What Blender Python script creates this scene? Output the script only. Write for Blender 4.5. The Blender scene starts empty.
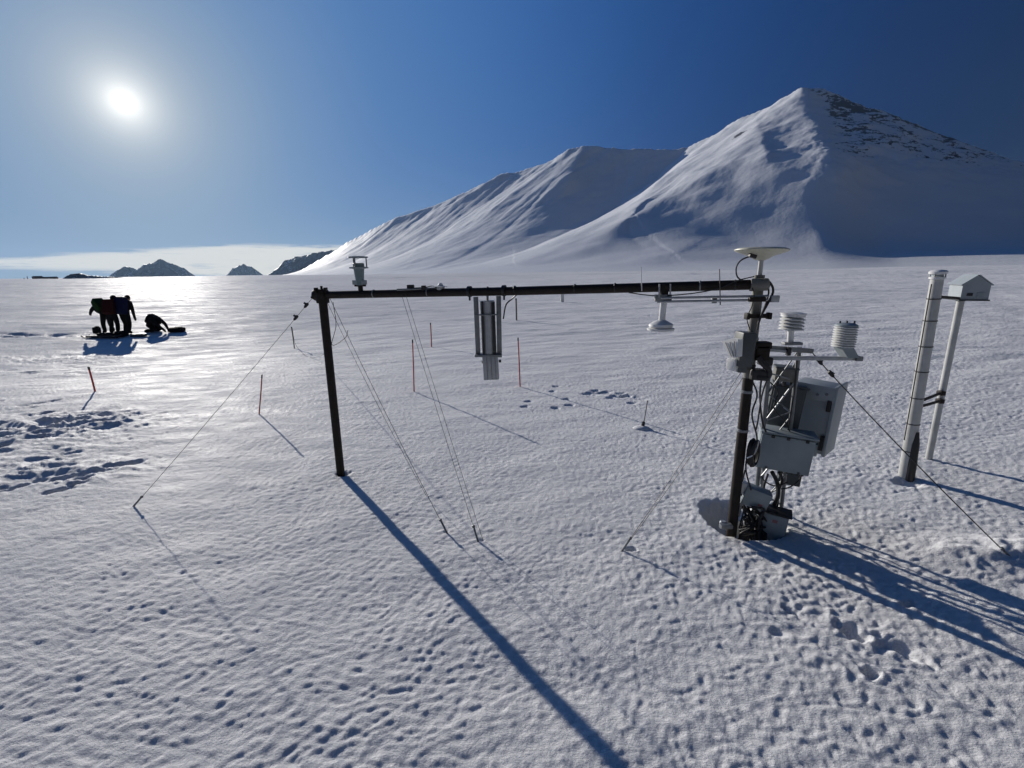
import bpy, bmesh, math, random
import numpy as np
from mathutils import Vector, Matrix

random.seed(4)
rng = np.random.default_rng(7)
R = math.radians
SC = bpy.context.scene
COL = SC.collection

# ------------------------------------------------------------------ camera
W, H, F = 1024, 768, 475.0
CAM_Z = 2.0
up_c = Vector((-28.0, 2006.0, F)).normalized()          # world up in camera axes
fwd_c = Vector((0, 0, -1))
fy = (fwd_c - up_c * fwd_c.dot(up_c)).normalized()      # world +Y in camera axes
fx = fy.cross(up_c).normalized()                        # world +X
# rows: world axes expressed in camera axes -> matrix camera->world
M3 = Matrix((fx, fy, up_c))
cam_d = bpy.data.cameras.new('camera')
cam = bpy.data.objects.new('camera', cam_d)
COL.objects.link(cam)
cam_d.sensor_width = 36.0
cam_d.lens = 36.0 * F / W
cam_d.clip_start = 0.05
cam_d.clip_end = 60000.0
cam.matrix_world = Matrix.Translation((0, 0, CAM_Z)) @ M3.to_4x4()
SC.camera = cam
CAMP = Vector((0, 0, CAM_Z))


def ray(px, py):
    return M3 @ Vector(((px - 512) / F, (384 - py) / F, -1.0))


def at(px, py, Y):
    """world point seen at a place of the photo, at forward distance Y"""
    d = ray(px, py)
    return CAMP + d * (Y / d.y)


def proj(p):
    v = M3.transposed() @ (Vector(p) - CAMP)
    return 512 + F * v.x / -v.z, 384 - F * v.y / -v.z


# ------------------------------------------------------------------ noise
def _hash(ix, iy, s):
    h = (ix.astype(np.int64) * 374761393 + iy.astype(np.int64) * 668265263 + s * 974634777) & 0xFFFFFFFF
    h = ((h ^ (h >> 13)) * 1274126177) & 0xFFFFFFFF
    return ((h ^ (h >> 16)) & 0xFFFF) / 65536.0


def pn(x, y, s=0):
    """gradient noise, about -1..1"""
    x = np.asarray(x, float); y = np.asarray(y, float)
    x0 = np.floor(x); y0 = np.floor(y)
    fx_, fy_ = x - x0, y - y0
    u = fx_ ** 3 * (fx_ * (fx_ * 6 - 15) + 10)
    v = fy_ ** 3 * (fy_ * (fy_ * 6 - 15) + 10)
    r = 0
    for dx in (0, 1):
        for dy in (0, 1):
            a = _hash(x0 + dx, y0 + dy, s) * 2 * np.pi
            g = np.cos(a) * (fx_ - dx) + np.sin(a) * (fy_ - dy)
            r = r + g * (u if dx else 1 - u) * (v if dy else 1 - v)
    return r * 1.45


def fbm(x, y, s=0, o=4, g=0.5):
    r = 0; a = 1.0
    for i in range(o):
        r = r + a * pn(x * 2 ** i, y * 2 ** i, s + i * 17)
        a *= g
    return r


def ridged(x, y, s=0, o=4, g=0.5):
    r = 0; a = 1.0
    for i in range(o):
        r = r + a * (1 - 2 * np.abs(pn(x * 2 ** i, y * 2 ** i, s + i * 13)))
        a *= g
    return r


def sstep(a, b, x):
    t = np.clip((x - a) / (b - a), 0, 1)
    return t * t * (3 - 2 * t)


# ------------------------------------------------------------------ ground height
def macro(x, y):
    r = np.hypot(x, y)
    z = 0.05 * sstep(7, 18, r) * fbm(x / 5.0, y / 3.2, 3, 3)
    z = z + 0.13 * sstep(18, 50, r) * fbm(x / 20.0, y / 8.5, 5, 3)
    z = z + 0.75 * sstep(50, 180, r) * fbm(x / 130.0, y / 42.0, 9, 3)
    z = z + 2.2 * sstep(300, 900, r) * fbm(x / 420.0, y / 300.0, 11, 3)
    z = z - .48 * np.exp(-((x + 13.2) / 9.5) ** 2 - ((y - 16.5) / 8.0) ** 2)
    z = z - 1.3 * sstep(400, 1500, r)
    return z


STAMPS = []      # x, y, rx, ry, angle, depth


def ground0(px, py):
    d = ray(px, py)
    p = CAMP + d * (CAM_Z / -d.z)
    for _ in range(6):
        z = float(macro(np.array(p.x), np.array(p.y)))
        p = CAMP + d * ((CAM_Z - z) / -d.z)
    return p


POLE_B = ground0(731, 534)      # where the dark mast pole meets the snow
PIT = (POLE_B.x + 0.13, POLE_B.y + 0.06)


def stamp(px, py, rx, ry, ang, depth):
    p = ground0(px, py)
    STAMPS.append((p.x, p.y, rx, ry, ang, depth))


# deep prints to the right in the foreground
for s in ((851, 631, .10, .13, .5, .075), (861, 636, .06, .07, .5, .05), (905, 650, .08, .15, .4, .055), (872, 672, .07, .06, .2, .055),
          (793, 612, .035, .11, .55, .05), (912, 604, .09, .05, .1, .045), (778, 632, .07, .06, .1, .02),
          (885, 645, .10, .06, .9, .025)):
    stamp(s[0], s[1], s[2] * .62, s[3] * .62, s[4], s[5] * .85)
# small cup beside the guy-wire anchor and around the posts
stamp(631, 549, .045, .03, .5, .035)
stamp(343, 474, .09, .08, 0, .035)
stamp(908, 482, .13, .11, 0, .05)
stamp(446, 531, .03, .02, .4, .015)
stamp(482, 540, .03, .018, -.3, .012)
# trampled field on the left
for k in range(45):
    px = random.gauss(35, 38); py = random.uniform(400, 460)
    if px > 70 and py > 440: continue
    stamp(px, py, random.uniform(.05, .10), random.uniform(.08, .16), random.uniform(-1.4, -.6), random.uniform(.015, .035))
# the trail that leaves it
for k in range(15):
    t = k / 14
    stamp(-10 + 150 * t + random.uniform(-5, 5), 492 - 30 * t + random.uniform(-2, 2), .05, random.uniform(.08, .14), -1.1, random.uniform(.03, .055))
for k in range(16):
    stamp(random.gauss(868, 42), random.gauss(640, 24), random.uniform(.015, .035), random.uniform(.02, .05), random.uniform(-1.5, 1.5), random.choice((-.010, -.007, .008, .011, .014)))
for px, py in ((52, 492), (66, 488), (76, 483), (84, 478)):
    stamp(px, py, .055, .09, -1.0, .055)
# far prints
for k in range(26):
    stamp(random.uniform(0, 95), random.uniform(352, 376), .10, .22, -1.2, random.uniform(.02, .045))
for k in range(22):
    stamp(random.uniform(0, 95), random.uniform(332, 337), .2, .3, -1.2, random.uniform(.04, .07))
for k in range(16):
    t = random.random()
    stamp(585 + 55 * t + random.uniform(-5, 5), 392 + 9 * t + random.uniform(-4, 4), .07, .10, -1.3, random.uniform(.018, .034))
for k in range(7):
    stamp(random.uniform(520, 580), random.uniform(385, 408), .06, .08, -1.3, .03)


def stamps(x, y):
    z = np.zeros_like(x)
    for (sx, sy, rx, ry, a, dp) in STAMPS:
        m = 3.2 * max(rx, ry)
        w = np.where((np.abs(x - sx) < m) & (np.abs(y - sy) < m))
        if len(w[0]) == 0: continue
        dx = x[w] - sx; dy = y[w] - sy
        u = (dx * math.cos(a) + dy * math.sin(a)) / rx
        v = (-dx * math.sin(a) + dy * math.cos(a)) / ry
        q = np.sqrt(u * u + v * v) * (1 + .30 * pn(dx * 11 + sx * 9, dy * 11 + sy * 7, 77) + .22 * pn(dx * 27 + sx * 9, dy * 27 + sy * 7, 78))
        z[w] += -dp * (1 - sstep(.15, 1.25, q)) + .06 * dp * np.exp(-((q - 1.4) / .3) ** 2)
    # hollow melted round the mast
    dx = x - PIT[0]; dy = y - PIT[1]
    m = np.where((np.abs(dx) < 1.6) & (np.abs(dy) < 1.6))
    if len(m[0]):
        u = (dx[m] + .12 * np.maximum(dy[m], 0)) / np.where(dx[m] > 0, 0.32, 0.22); v = dy[m] / np.where(dy[m] > 0, 0.55, 0.15)
        q = np.sqrt(u * u + v * v) * (1 + .16 * pn(dx[m] * 3 + .5, dy[m] * 3, 5) + .10 * pn(dx[m] * 9, dy[m] * 9, 6) + .05 * pn(dx[m] * 25, dy[m] * 25, 7))
        z[m] += -0.33 * (1 - sstep(.40, 1.06, q)) + .008 * np.exp(-((q - 1.2) / .3) ** 2)
    # broken crust on the left
    for (cx, cy, ax_, ay_) in CRUST:
        w = np.exp(-((x - cx) / ax_) ** 2 - ((y - cy) / ay_) ** 2)
        k = w > .02
        z[k] += w[k] * (.036 * ridged(x[k] * 1.7, y[k] * 2.9, 61, 3, .6) - .025)
    # drift by the right-hand cable anchor
    p = ANCH_R
    q = np.hypot((x - p.x - .05) / .5, (y - p.y - .12) / .16)
    z = z + .06 * np.exp(-q * q) * (1 + .5 * pn(x * 9, y * 9, 8))
    return z


ANCH_R = ground0(1015, 562)
CRUST = []
for px, py, ax_, ay_ in ((20, 432, 1.9, .85), (70, 420, 1.0, .6), (40, 360, 3.2, 1.0), (30, 470, 1.2, .4)):
    p = ground0(px, py); CRUST.append((p.x, p.y, ax_, ay_))


AMPL = 2.15


def micro(x, y):
    r = np.hypot(x, y)
    az = np.arctan2(x, y)
    # wind-ripple domain: elongated across the wind
    a = R(14)
    wx = x + .05 * pn(x * 1.7, y * 1.7, 21); wy = y + .05 * pn(x * 1.7, y * 1.7, 22)
    u = wx * math.cos(a) + wy * math.sin(a)
    v = -wx * math.sin(a) + wy * math.cos(a)
    right = sstep(-.35, .6, az)
    amp = np.clip(1.0 + .30 * fbm(x / 1.4, y / 1.1, 31, 2), .5, 1.3)
    xr_, yr_ = x * .83 - y * .56, x * .56 + y * .83
    xr_ = xr_ + .012 * pn(x * 9, y * 9, 23); yr_ = yr_ + .012 * pn(x * 9, y * 9, 24)

    def cups(p, q, sd_):                      # sharp-rimmed sun cups
        n_ = .60 * np.tanh(2.0 * pn(p, q, sd_))
        w1 = pn(p * .33, q * .33, sd_ + 5); w2 = pn(p * .37 + 7, q * .37, sd_ + 6)
        n_ = .62 * n_ + .34 * np.sin(3.1 * p + 4.2 * w1) * np.sin(3.1 * q + 4.2 * w2)
        return n_ + .26 * (.35 - np.abs(.72 * np.tanh(1.7 * pn(p * .93 + 5.3, q * .93 + 2.1, sd_ + 3))))
    el = .0034 * cups(u * 14, v * 25, 41) + .0010 * pn(u * 27, v * 44, 42) + .0006 * pn(u * 4.5, v * 9, 43)
    iso = .0041 * cups(xr_ * 18, yr_ * 19.5, 44) + .0011 * pn(yr_ * 31 + 3, xr_ * 33, 45) + .0007 * pn(xr_ * 6, yr_ * 7, 46)
    z = AMPL * amp * ((1 - right) * el + right * iso)
    z = z + .0009 * pn(xr_ * 62, yr_ * 70, 47) * (1 - sstep(4, 7, r))
    # sastrugi of half a metre and more
    z = z + .008 * fbm(u * 1.1, v * 2.4, 51, 2) * (1 - .6 * sstep(30, 60, r))
    z = z + .022 * sstep(5, 14, r) * fbm(u * .45, v * 1.2, 55, 2)
    return z


def gz(x, y):
    x = np.atleast_1d(np.asarray(x, float)); y = np.atleast_1d(np.asarray(y, float))
    return float((macro(x, y) + stamps(x, y))[0])


def ground(px, py):
    d = ray(px, py)
    p = ground0(px, py)
    for _ in range(5):
        z = gz(p.x, p.y)
        p = CAMP + d * ((CAM_Z - z) / -d.z)
    return p


# ------------------------------------------------------------------ object helpers
def tag(o, label=None, cat=None, group=None, kind=None):
    if label: o['label'] = label
    if cat: o['category'] = cat
    if group: o['group'] = group
    if kind: o['kind'] = kind
    return o


def empty(name, loc, label, cat, group=None):
    o = bpy.data.objects.new(name, None)
    o.empty_display_size = .1
    COL.objects.link(o)
    o.location = loc
    return tag(o, label, cat, group)


class MB:
    """collects shapes; build() makes ONE mesh object of them"""
    def __init__(s):
        s.bm = bmesh.new()

    def _face(s, vs):
        try: s.bm.faces.new(vs)
        except ValueError: pass

    def box(s, c, size, rot=None, bev=0.0):
        tmp = bmesh.new()
        bmesh.ops.create_cube(tmp, size=1.0)
        for v in tmp.verts:
            v.co = Vector((v.co.x * size[0], v.co.y * size[1], v.co.z * size[2]))
        if bev:
            bmesh.ops.bevel(tmp, geom=list(tmp.edges), offset=bev, segments=2, affect='EDGES', profile=.6)
        m = Matrix.Translation(c) @ (rot.to_4x4() if rot else Matrix.Identity(4))
        s._merge(tmp, m)
        return s

    def _merge(s, tmp, m):
        tmp.transform(m)
        mp = {}
        for v in tmp.verts: mp[v] = s.bm.verts.new(v.co)
        for f in tmp.faces: s._face([mp[v] for v in f.verts])
        tmp.free()

    def tube(s, pts, r, n=8, cap=True):
        pts = [Vector(p) for p in pts]
        rs = r if isinstance(r, (list, tuple)) else [r] * len(pts)
        prev = None; rings = []
        for i, p in enumerate(pts):
            if i == 0: t = pts[1] - p
            elif i == len(pts) - 1: t = p - pts[i - 1]
            else: t = pts[i + 1] - pts[i - 1]
            t.normalize()
            if prev is None:
                a = Vector((0, 0, 1)) if abs(t.z) < .9 else Vector((1, 0, 0))
                u = t.cross(a).normalized()
            else:
                u = (prev - t * prev.dot(t))
                u = u.normalized() if u.length > 1e-6 else t.orthogonal().normalized()
            prev = u
            w = t.cross(u)
            rings.append([s.bm.verts.new(p + (u * math.cos(2 * math.pi * k / n) + w * math.sin(2 * math.pi * k / n)) * rs[i]) for k in range(n)])
        for a, b in zip(rings, rings[1:]):
            for k in range(n):
                s._face((a[k], a[(k + 1) % n], b[(k + 1) % n], b[k]))
        if cap:
            s._face(rings[0][::-1]); s._face(rings[-1])
        return s

    def lathe(s, base, axis, prof, n=20):
        """prof: list of (radius, height along axis)"""
        axis = Vector(axis).normalized()
        u = axis.orthogonal().normalized(); w = axis.cross(u)
        rings = []
        for r, h in prof:
            c = Vector(base) + axis * h
            rings.append([s.bm.verts.new(c + (u * math.cos(2 * math.pi * k / n) + w * math.sin(2 * math.pi * k / n)) * max(r, 1e-4)) for k in range(n)])
        for a, b in zip(rings, rings[1:]):
            for k in range(n):
                s._face((a[k], a[(k + 1) % n], b[(k + 1) % n], b[k]))
        s._face(rings[0][::-1]); s._face(rings[-1])
        return s

    def prism(s, pts, d):
        """polygon (world points) extruded along vector d"""
        d = Vector(d)
        a = [s.bm.verts.new(Vector(p)) for p in pts]
        b = [s.bm.verts.new(Vector(p) + d) for p in pts]
        s._face(a[::-1]); s._face(b)
        n = len(a)
        for k in range(n):
            s._face((a[k], a[(k + 1) % n], b[(k + 1) % n], b[k]))
        return s

    def ball(s, c, r, sub=2, scale=(1, 1, 1), rot=None):
        tmp = bmesh.new()
        bmesh.ops.create_icosphere(tmp, subdivisions=sub, radius=r)
        for v in tmp.verts: v.co = Vector((v.co.x * scale[0], v.co.y * scale[1], v.co.z * scale[2]))
        s._merge(tmp, Matrix.Translation(c) @ (rot.to_4x4() if rot else Matrix.Identity(4)))
        return s

    def build(s, name, mat, parent=None, smooth=True, origin=None):
        bmesh.ops.recalc_face_normals(s.bm, faces=list(s.bm.faces))
        if parent is not None: org = Vector(parent_world(parent))
        elif origin is not None: org = Vector(origin)
        else:
            cs = [v.co for v in s.bm.verts]
            org = Vector((sum(c.x for c in cs) / len(cs), sum(c.y for c in cs) / len(cs), min(c.z for c in cs)))
        for v in s.bm.verts: v.co -= org
        me = bpy.data.meshes.new(name)
        s.bm.to_mesh(me); s.bm.free()
        if smooth:
            for p in me.polygons: p.use_smooth = True
            me.set_sharp_from_angle(angle=R(38))
        me.materials.append(mat)
        o = bpy.data.objects.new(name, me)
        COL.objects.link(o)
        if parent is not None: o.parent = parent
        else: o.location = org
        return o


def parent_world(o):
    l = Vector(o.location)
    while o.parent is not None:
        o = o.parent; l = l + Vector(o.location)
    return l


def spline(pts, n=8):
    """Catmull-Rom through the points"""
    P = [Vector(p) for p in pts]
    P = [P[0] * 2 - P[1]] + P + [P[-1] * 2 - P[-2]]
    out = []
    for i in range(1, len(P) - 2):
        for k in range(n):
            t = k / n
            a, b, c, d = P[i - 1], P[i], P[i + 1], P[i + 2]
            out.append(.5 * ((2 * b) + (c - a) * t + (2 * a - 5 * b + 4 * c - d) * t * t + (3 * b - a - 3 * c + d) * t ** 3))
    out.append(P[-2])
    return out


def sag(a, b, s, n=14):
    a, b = Vector(a), Vector(b)
    return [a.lerp(b, k / n) - Vector((0, 0, s * 4 * (k / n) * (1 - k / n))) for k in range(n + 1)]


# ------------------------------------------------------------------ materials
def nodes(name):
    m = bpy.data.materials.new(name)
    m.use_nodes = True
    nt = m.node_tree
    b = nt.nodes['Principled BSDF']
    return m, nt, b


def mat(name, c, rough=.5, metal=0.0, var=.25, scale=9.0, c2=None, bump=.15, spec=.5):
    """painted / metal / plastic surface with uneven tone, wear and roughness"""
    m, nt, b = nodes(name)
    N, L = nt.nodes, nt.links
    tc = N.new('ShaderNodeTexCoord')
    n1 = N.new('ShaderNodeTexNoise'); n1.inputs['Scale'].default_value = scale; n1.inputs['Detail'].default_value = 6
    n1.inputs['Roughness'].default_value = .65
    L.new(tc.outputs['Object'], n1.inputs['Vector'])
    cr = N.new('ShaderNodeValToRGB')
    cr.color_ramp.elements[0].position = .3; cr.color_ramp.elements[1].position = .7
    d = c2 if c2 else tuple(x * (1 - var) for x in c)
    cr.color_ramp.elements[0].color = (*d, 1); cr.color_ramp.elements[1].color = (*c, 1)
    L.new(n1.outputs['Fac'], cr.inputs['Fac'])
    L.new(cr.outputs['Color'], b.inputs['Base Color'])
    mr = N.new('ShaderNodeMapRange')
    mr.inputs['To Min'].default_value = max(.05, rough - .12); mr.inputs['To Max'].default_value = min(1, rough + .15)
    L.new(n1.outputs['Fac'], mr.inputs['Value']); L.new(mr.outputs['Result'], b.inputs['Roughness'])
    b.inputs['Metallic'].default_value = metal
    b.inputs['Specular IOR Level'].default_value = spec
    if bump:
        n2 = N.new('ShaderNodeTexNoise'); n2.inputs['Scale'].default_value = scale * 9; n2.inputs['Detail'].default_value = 3
        L.new(tc.outputs['Object'], n2.inputs['Vector'])
        bp = N.new('ShaderNodeBump'); bp.inputs['Strength'].default_value = bump; bp.inputs['Distance'].default_value = .004
        L.new(n2.outputs['Fac'], bp.inputs['Height']); L.new(bp.outputs['Normal'], b.inputs['Normal'])
    return m


M = {
    'dark_pipe': mat('dark_pipe', (.012, .010, .009), .6, 0, c2=(.028, .018, .013), scale=14, spec=.25),
    'pole': mat('weathered_pole', (.24, .235, .21), .55, .1, c2=(.12, .115, .10), scale=10, spec=.3),
    'galv': mat('galvanised_steel', (.27, .28, .285), .5, .5, c2=(.16, .165, .17), scale=18),
    'galv_light': mat('bright_galvanised', (.46, .47, .48), .45, .4, c2=(.33, .34, .35), scale=18),
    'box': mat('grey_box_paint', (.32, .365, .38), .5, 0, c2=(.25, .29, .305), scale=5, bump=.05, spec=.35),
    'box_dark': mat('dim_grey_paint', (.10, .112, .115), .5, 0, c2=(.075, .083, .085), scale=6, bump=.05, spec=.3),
    'white': mat('white_plastic', (.80, .80, .78), .4, 0, c2=(.70, .70, .68), scale=7, bump=.03),
    'cream': mat('cream_dome', (.62, .61, .48), .45, 0, c2=(.50, .49, .38), scale=6, bump=.03),
    'pvc': mat('white_pvc', (.60, .60, .58), .45, 0, c2=(.38, .38, .355), scale=4, bump=.04),
    'shelter': mat('shelter_grey', (.38, .42, .44), .5, 0, c2=(.31, .345, .36), scale=5, bump=.04),
    'black': mat('black_rubber', (.018, .018, .019), .5, 0, scale=20),
    'cable': mat('black_cable', (.02, .02, .021), .55, 0, scale=20, bump=0),
    'wire': mat('steel_wire', (.07, .068, .066), .5, .4, scale=20, bump=0),
    'red': mat('red_stake_paint', (.62, .045, .03), .5, 0, c2=(.42, .035, .03), scale=12),
    'orange': mat('faded_red_stake', (.55, .09, .04), .55, 0, c2=(.36, .05, .03), scale=12),
    'wood': mat('grey_wood', (.16, .14, .12), .7, 0, scale=16),
    'sticker_red': mat('red_sticker', (.36, .16, .17), .5, 0, scale=30, bump=0),
    'glass': mat('dome_glass', (.75, .8, .8), .1, 0, var=.05, bump=0),
    'jacket_green': mat('green_fabric', (.018, .05, .012), .85, 0, scale=14, spec=.2),
    'jacket_red': mat('dark_red_fabric', (.05, .012, .012), .85, 0, scale=14, spec=.2),
    'jacket_blue': mat('blue_fabric', (.012, .016, .06), .85, 0, scale=14, spec=.2),
    'jacket_black': mat('black_fabric', (.014, .014, .016), .85, 0, scale=14, spec=.2),
    'skin': mat('skin_tone', (.42, .25, .18), .55, 0, scale=12, bump=0),
    'hair': mat('dark_hair', (.03, .02, .015), .6, 0, scale=40),
    'ski': mat('dark_sled', (.03, .03, .035), .4, 0, scale=10),
    'hut': mat('hut_boards', (.16, .12, .10), .7, 0, scale=2),
    'hut_roof': mat('hut_roof', (.10, .10, .10), .7, 0, scale=2),
}


def snow_material(name, near=True):
    m, nt, b = nodes(name)
    N, L = nt.nodes, nt.links
    geo = N.new('ShaderNodeNewGeometry')
    tc = N.new('ShaderNodeTexCoord')

    def noise(scale, detail=3, rough=.55, stretch=(1, 1, 1), rotz=0.0):
        mp = N.new('ShaderNodeMapping')
        mp.inputs['Scale'].default_value = stretch
        mp.inputs['Rotation'].default_value = (0, 0, rotz)
        L.new(tc.outputs['Object'], mp.inputs['Vector'])
        n = N.new('ShaderNodeTexNoise')
        n.inputs['Scale'].default_value = scale; n.inputs['Detail'].default_value = detail
        n.inputs['Roughness'].default_value = rough
        L.new(mp.outputs['Vector'], n.inputs['Vector'])
        return n

    n0 = noise(.55, 4, .6, (1, 1.8, 1))
    cr = N.new('ShaderNodeValToRGB')
    cr.color_ramp.elements[0].position = .3; cr.color_ramp.elements[1].position = .72
    cr.color_ramp.elements[0].color = (.78, .78, .79, 1)
    cr.color_ramp.elements[1].color = (.90, .89, .88, 1)
    L.new(n0.outputs['Fac'], cr.inputs['Fac'])
    L.new(cr.outputs['Color'], b.inputs['Base Color'])
    # wind-polished crust: uneven gloss
    n3 = noise(1.3, 5, .65, (1, 2.2, 1), R(14))
    mr = N.new('ShaderNodeMapRange')
    mr.inputs['From Min'].default_value = .3; mr.inputs['From Max'].default_value = .7
    mr.inputs['To Min'].default_value = .42; mr.inputs['To Max'].default_value = .72
    L.new(n3.outputs['Fac'], mr.inputs['Value'])
    L.new(mr.outputs['Result'], b.inputs['Roughness'])
    b.inputs['Specular IOR Level'].default_value = .11
    b.inputs['IOR'].default_value = 1.31
    # relief finer than the mesh
    prev = None
    for sc, dist, st, de, stretch in ((330, .0035, .9, 2, (1, 1, 1)), (75, .013, .95, 4, (1, 1.5, 1)),
                                      (9, .022, .35, 4, (1, 2.4, 1)), (1.6, .09, .35, 4, (1, 2.4, 1))):
        n = noise(sc, de, .6, stretch, R(14))
        bp = N.new('ShaderNodeBump')
        bp.inputs['Strength'].default_value = st; bp.inputs['Distance'].default_value = dist
        L.new(n.outputs['Fac'], bp.inputs['Height'])
        if prev: L.new(prev.outputs['Normal'], bp.inputs['Normal'])
        prev = bp
    L.new(prev.outputs['Normal'], b.inputs['Normal'])
    df = N.new('ShaderNodeSubsurfaceScattering')          # light wanders a few centimetres inside snow
    df.falloff = 'RANDOM_WALK'
    df.inputs['Scale'].default_value = .020; df.inputs['Radius'].default_value = (1.0, 1.0, 1.0)
    L.new(cr.outputs['Color'], df.inputs['Color']); L.new(prev.outputs['Normal'], df.inputs['Normal'])
    n4 = noise(.22, 6, .62, (1, 2.6, 1), R(8))
    mg = N.new('ShaderNodeMapRange')
    mg.inputs['From Min'].default_value = .35; mg.inputs['From Max'].default_value = .68
    mg.inputs['To Min'].default_value = .12; mg.inputs['To Max'].default_value = .50
    L.new(n4.outputs['Fac'], mg.inputs['Value'])
    ln = N.new('ShaderNodeVectorMath'); ln.operation = 'LENGTH'
    L.new(geo.outputs['Position'], ln.inputs[0])
    ice = N.new('ShaderNodeMapRange'); ice.interpolation_type = 'SMOOTHSTEP'      # icy crust round the station, softer snow further out
    ice.inputs['From Min'].default_value = 7; ice.inputs['From Max'].default_value = 28
    ice.inputs['To Min'].default_value = .34; ice.inputs['To Max'].default_value = 0
    L.new(ln.outputs['Value'], ice.inputs['Value'])
    ad = N.new('ShaderNodeMath'); ad.operation = 'ADD'
    L.new(mg.outputs['Result'], ad.inputs[0]); L.new(ice.outputs['Result'], ad.inputs[1])
    b.inputs['Subsurface Weight'].default_value = .8
    b.inputs['Subsurface Radius'].default_value = (1.0, 1.0, 1.0); b.inputs['Subsurface Scale'].default_value = .020
    ms = N.new('ShaderNodeMixShader')
    L.new(ad.outputs[0], ms.inputs[0]); L.new(df.outputs[0], ms.inputs[1]); L.new(b.outputs[0], ms.inputs[2])
    L.new(ms.outputs[0], N['Material Output'].inputs['Surface'])
    return m


def mountain_material(name, rock_bias=0.0, far=False):
    m, nt, b = nodes(name)
    N, L = nt.nodes, nt.links
    tc = N.new('ShaderNodeTexCoord'); geo = N.new('ShaderNodeNewGeometry')
    at_ = N.new('ShaderNodeAttribute'); at_.attribute_name = 'rock'
    n1 = N.new('ShaderNodeTexNoise'); n1.inputs['Scale'].default_value = .05; n1.inputs['Detail'].default_value = 8
    n1.inputs['Roughness'].default_value = .72
    mp = N.new('ShaderNodeMapping'); mp.inputs['Scale'].default_value = (1, 1, 1.9)
    L.new(tc.outputs['Object'], mp.inputs['Vector']); L.new(mp.outputs['Vector'], n1.inputs['Vector'])
    add = N.new('ShaderNodeMath'); add.operation = 'ADD'
    L.new(n1.outputs['Fac'], add.inputs[0]); L.new(at_.outputs['Fac'], add.inputs[1])
    cr = N.new('ShaderNodeValToRGB')
    cr.color_ramp.elements[0].position = .98; cr.color_ramp.elements[1].position = 1.0
    add2 = N.new('ShaderNodeMath'); add2.operation = 'ADD'; add2.inputs[1].default_value = rock_bias
    L.new(add.outputs[0], add2.inputs[0])
    L.new(add2.outputs[0], cr.inputs['Fac'])
    n2 = N.new('ShaderNodeTexNoise'); n2.inputs['Scale'].default_value = .25; n2.inputs['Detail'].default_value = 6
    L.new(tc.outputs['Object'], n2.inputs['Vector'])
    rk = N.new('ShaderNodeValToRGB')
    rk.color_ramp.elements[0].color = (.022, .025, .033, 1) if far else (.035, .033, .034, 1)  # far rock: blue of the haze put into its colour
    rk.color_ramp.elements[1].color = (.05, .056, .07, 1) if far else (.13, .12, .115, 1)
    L.new(n2.outputs['Fac'], rk.inputs['Fac'])
    mx = N.new('ShaderNodeMix'); mx.data_type = 'RGBA'
    mx.inputs['A'].default_value = (.80, .81, .83, 1)
    L.new(cr.outputs['Color'], mx.inputs['Factor']); L.new(rk.outputs['Color'], mx.inputs['B'])
    L.new(mx.outputs['Result'], b.inputs['Base Color'])
    b.inputs['Roughness'].default_value = .55
    b.inputs['Specular IOR Level'].default_value = .3
    prev = None
    for sc, dist, st in ((.9, .3, .2), (.12, 2.0, .22)):
        n = N.new('ShaderNodeTexNoise'); n.inputs['Scale'].default_value = sc; n.inputs['Detail'].default_value = 5
        L.new(tc.outputs['Object'], n.inputs['Vector'])
        bp = N.new('ShaderNodeBump'); bp.inputs['Strength'].default_value = st; bp.inputs['Distance'].default_value = dist
        L.new(n.outputs['Fac'], bp.inputs['Height'])
        if prev: L.new(prev.outputs['Normal'], bp.inputs['Normal'])
        prev = bp
    L.new(prev.outputs['Normal'], b.inputs['Normal'])
    return m


def grid_mesh(name, X, Y, Z, material, closed=False, rock=None):
    nr, na = X.shape
    co = np.stack([X, Y, Z], -1).reshape(-1, 3).astype(np.float32)
    i = np.arange(nr - 1)[:, None]; j = np.arange(na if closed else na - 1)[None, :]
    jn = (j + 1) % na
    f = np.stack([i * na + j, i * na + jn, (i + 1) * na + jn, (i + 1) * na + j], -1).reshape(-1, 4).astype(np.int32)
    me = bpy.data.meshes.new(name)
    me.vertices.add(len(co)); me.vertices.foreach_set('co', co.ravel())
    me.loops.add(f.size); me.loops.foreach_set('vertex_index', f.ravel())
    me.polygons.add(len(f))
    me.polygons.foreach_set('loop_start', np.arange(0, f.size, 4, dtype=np.int32))
    me.update(calc_edges=True)
    me.polygons.foreach_set('use_smooth', np.ones(len(f), dtype=bool))
    if rock is not None:
        a = me.attributes.new('rock', 'FLOAT', 'POINT')
        a.data.foreach_set('value', rock.ravel().astype(np.float32))
    me.materials.append(material)
    me.validate()
    o = bpy.data.objects.new(name, me)
    COL.objects.link(o)
    return o


# ------------------------------------------------------------------ snow field: one sheet to the horizon
def rings(segs):
    out = []
    for a, b, q in segs:
        n = max(2, int(math.log(b / a) / q))
        out += [a * (b / a) ** (k / n) for k in range(n)]
    out.append(segs[-1][1])
    return np.array(out)


rad = rings([(.25, 1.4, .03), (1.4, 18, .0050), (18, 60, .0085), (60, 900, .012), (900, 14000, .06)])
dense = np.linspace(-R(58), R(58), 1250)
sparse = np.linspace(R(58), 2 * math.pi - R(58), 90)[1:-1]
ang = np.concatenate([dense, sparse])
A_, R_ = np.meshgrid(ang, rad)
X, Y = R_ * np.sin(A_), R_ * np.cos(A_)
Z = macro(X, Y) + micro(X, Y) + stamps(X, Y)
snow = grid_mesh('snow_ground', X, Y, Z, snow_material('snow'), closed=True)
tag(snow, kind='structure')

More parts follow.
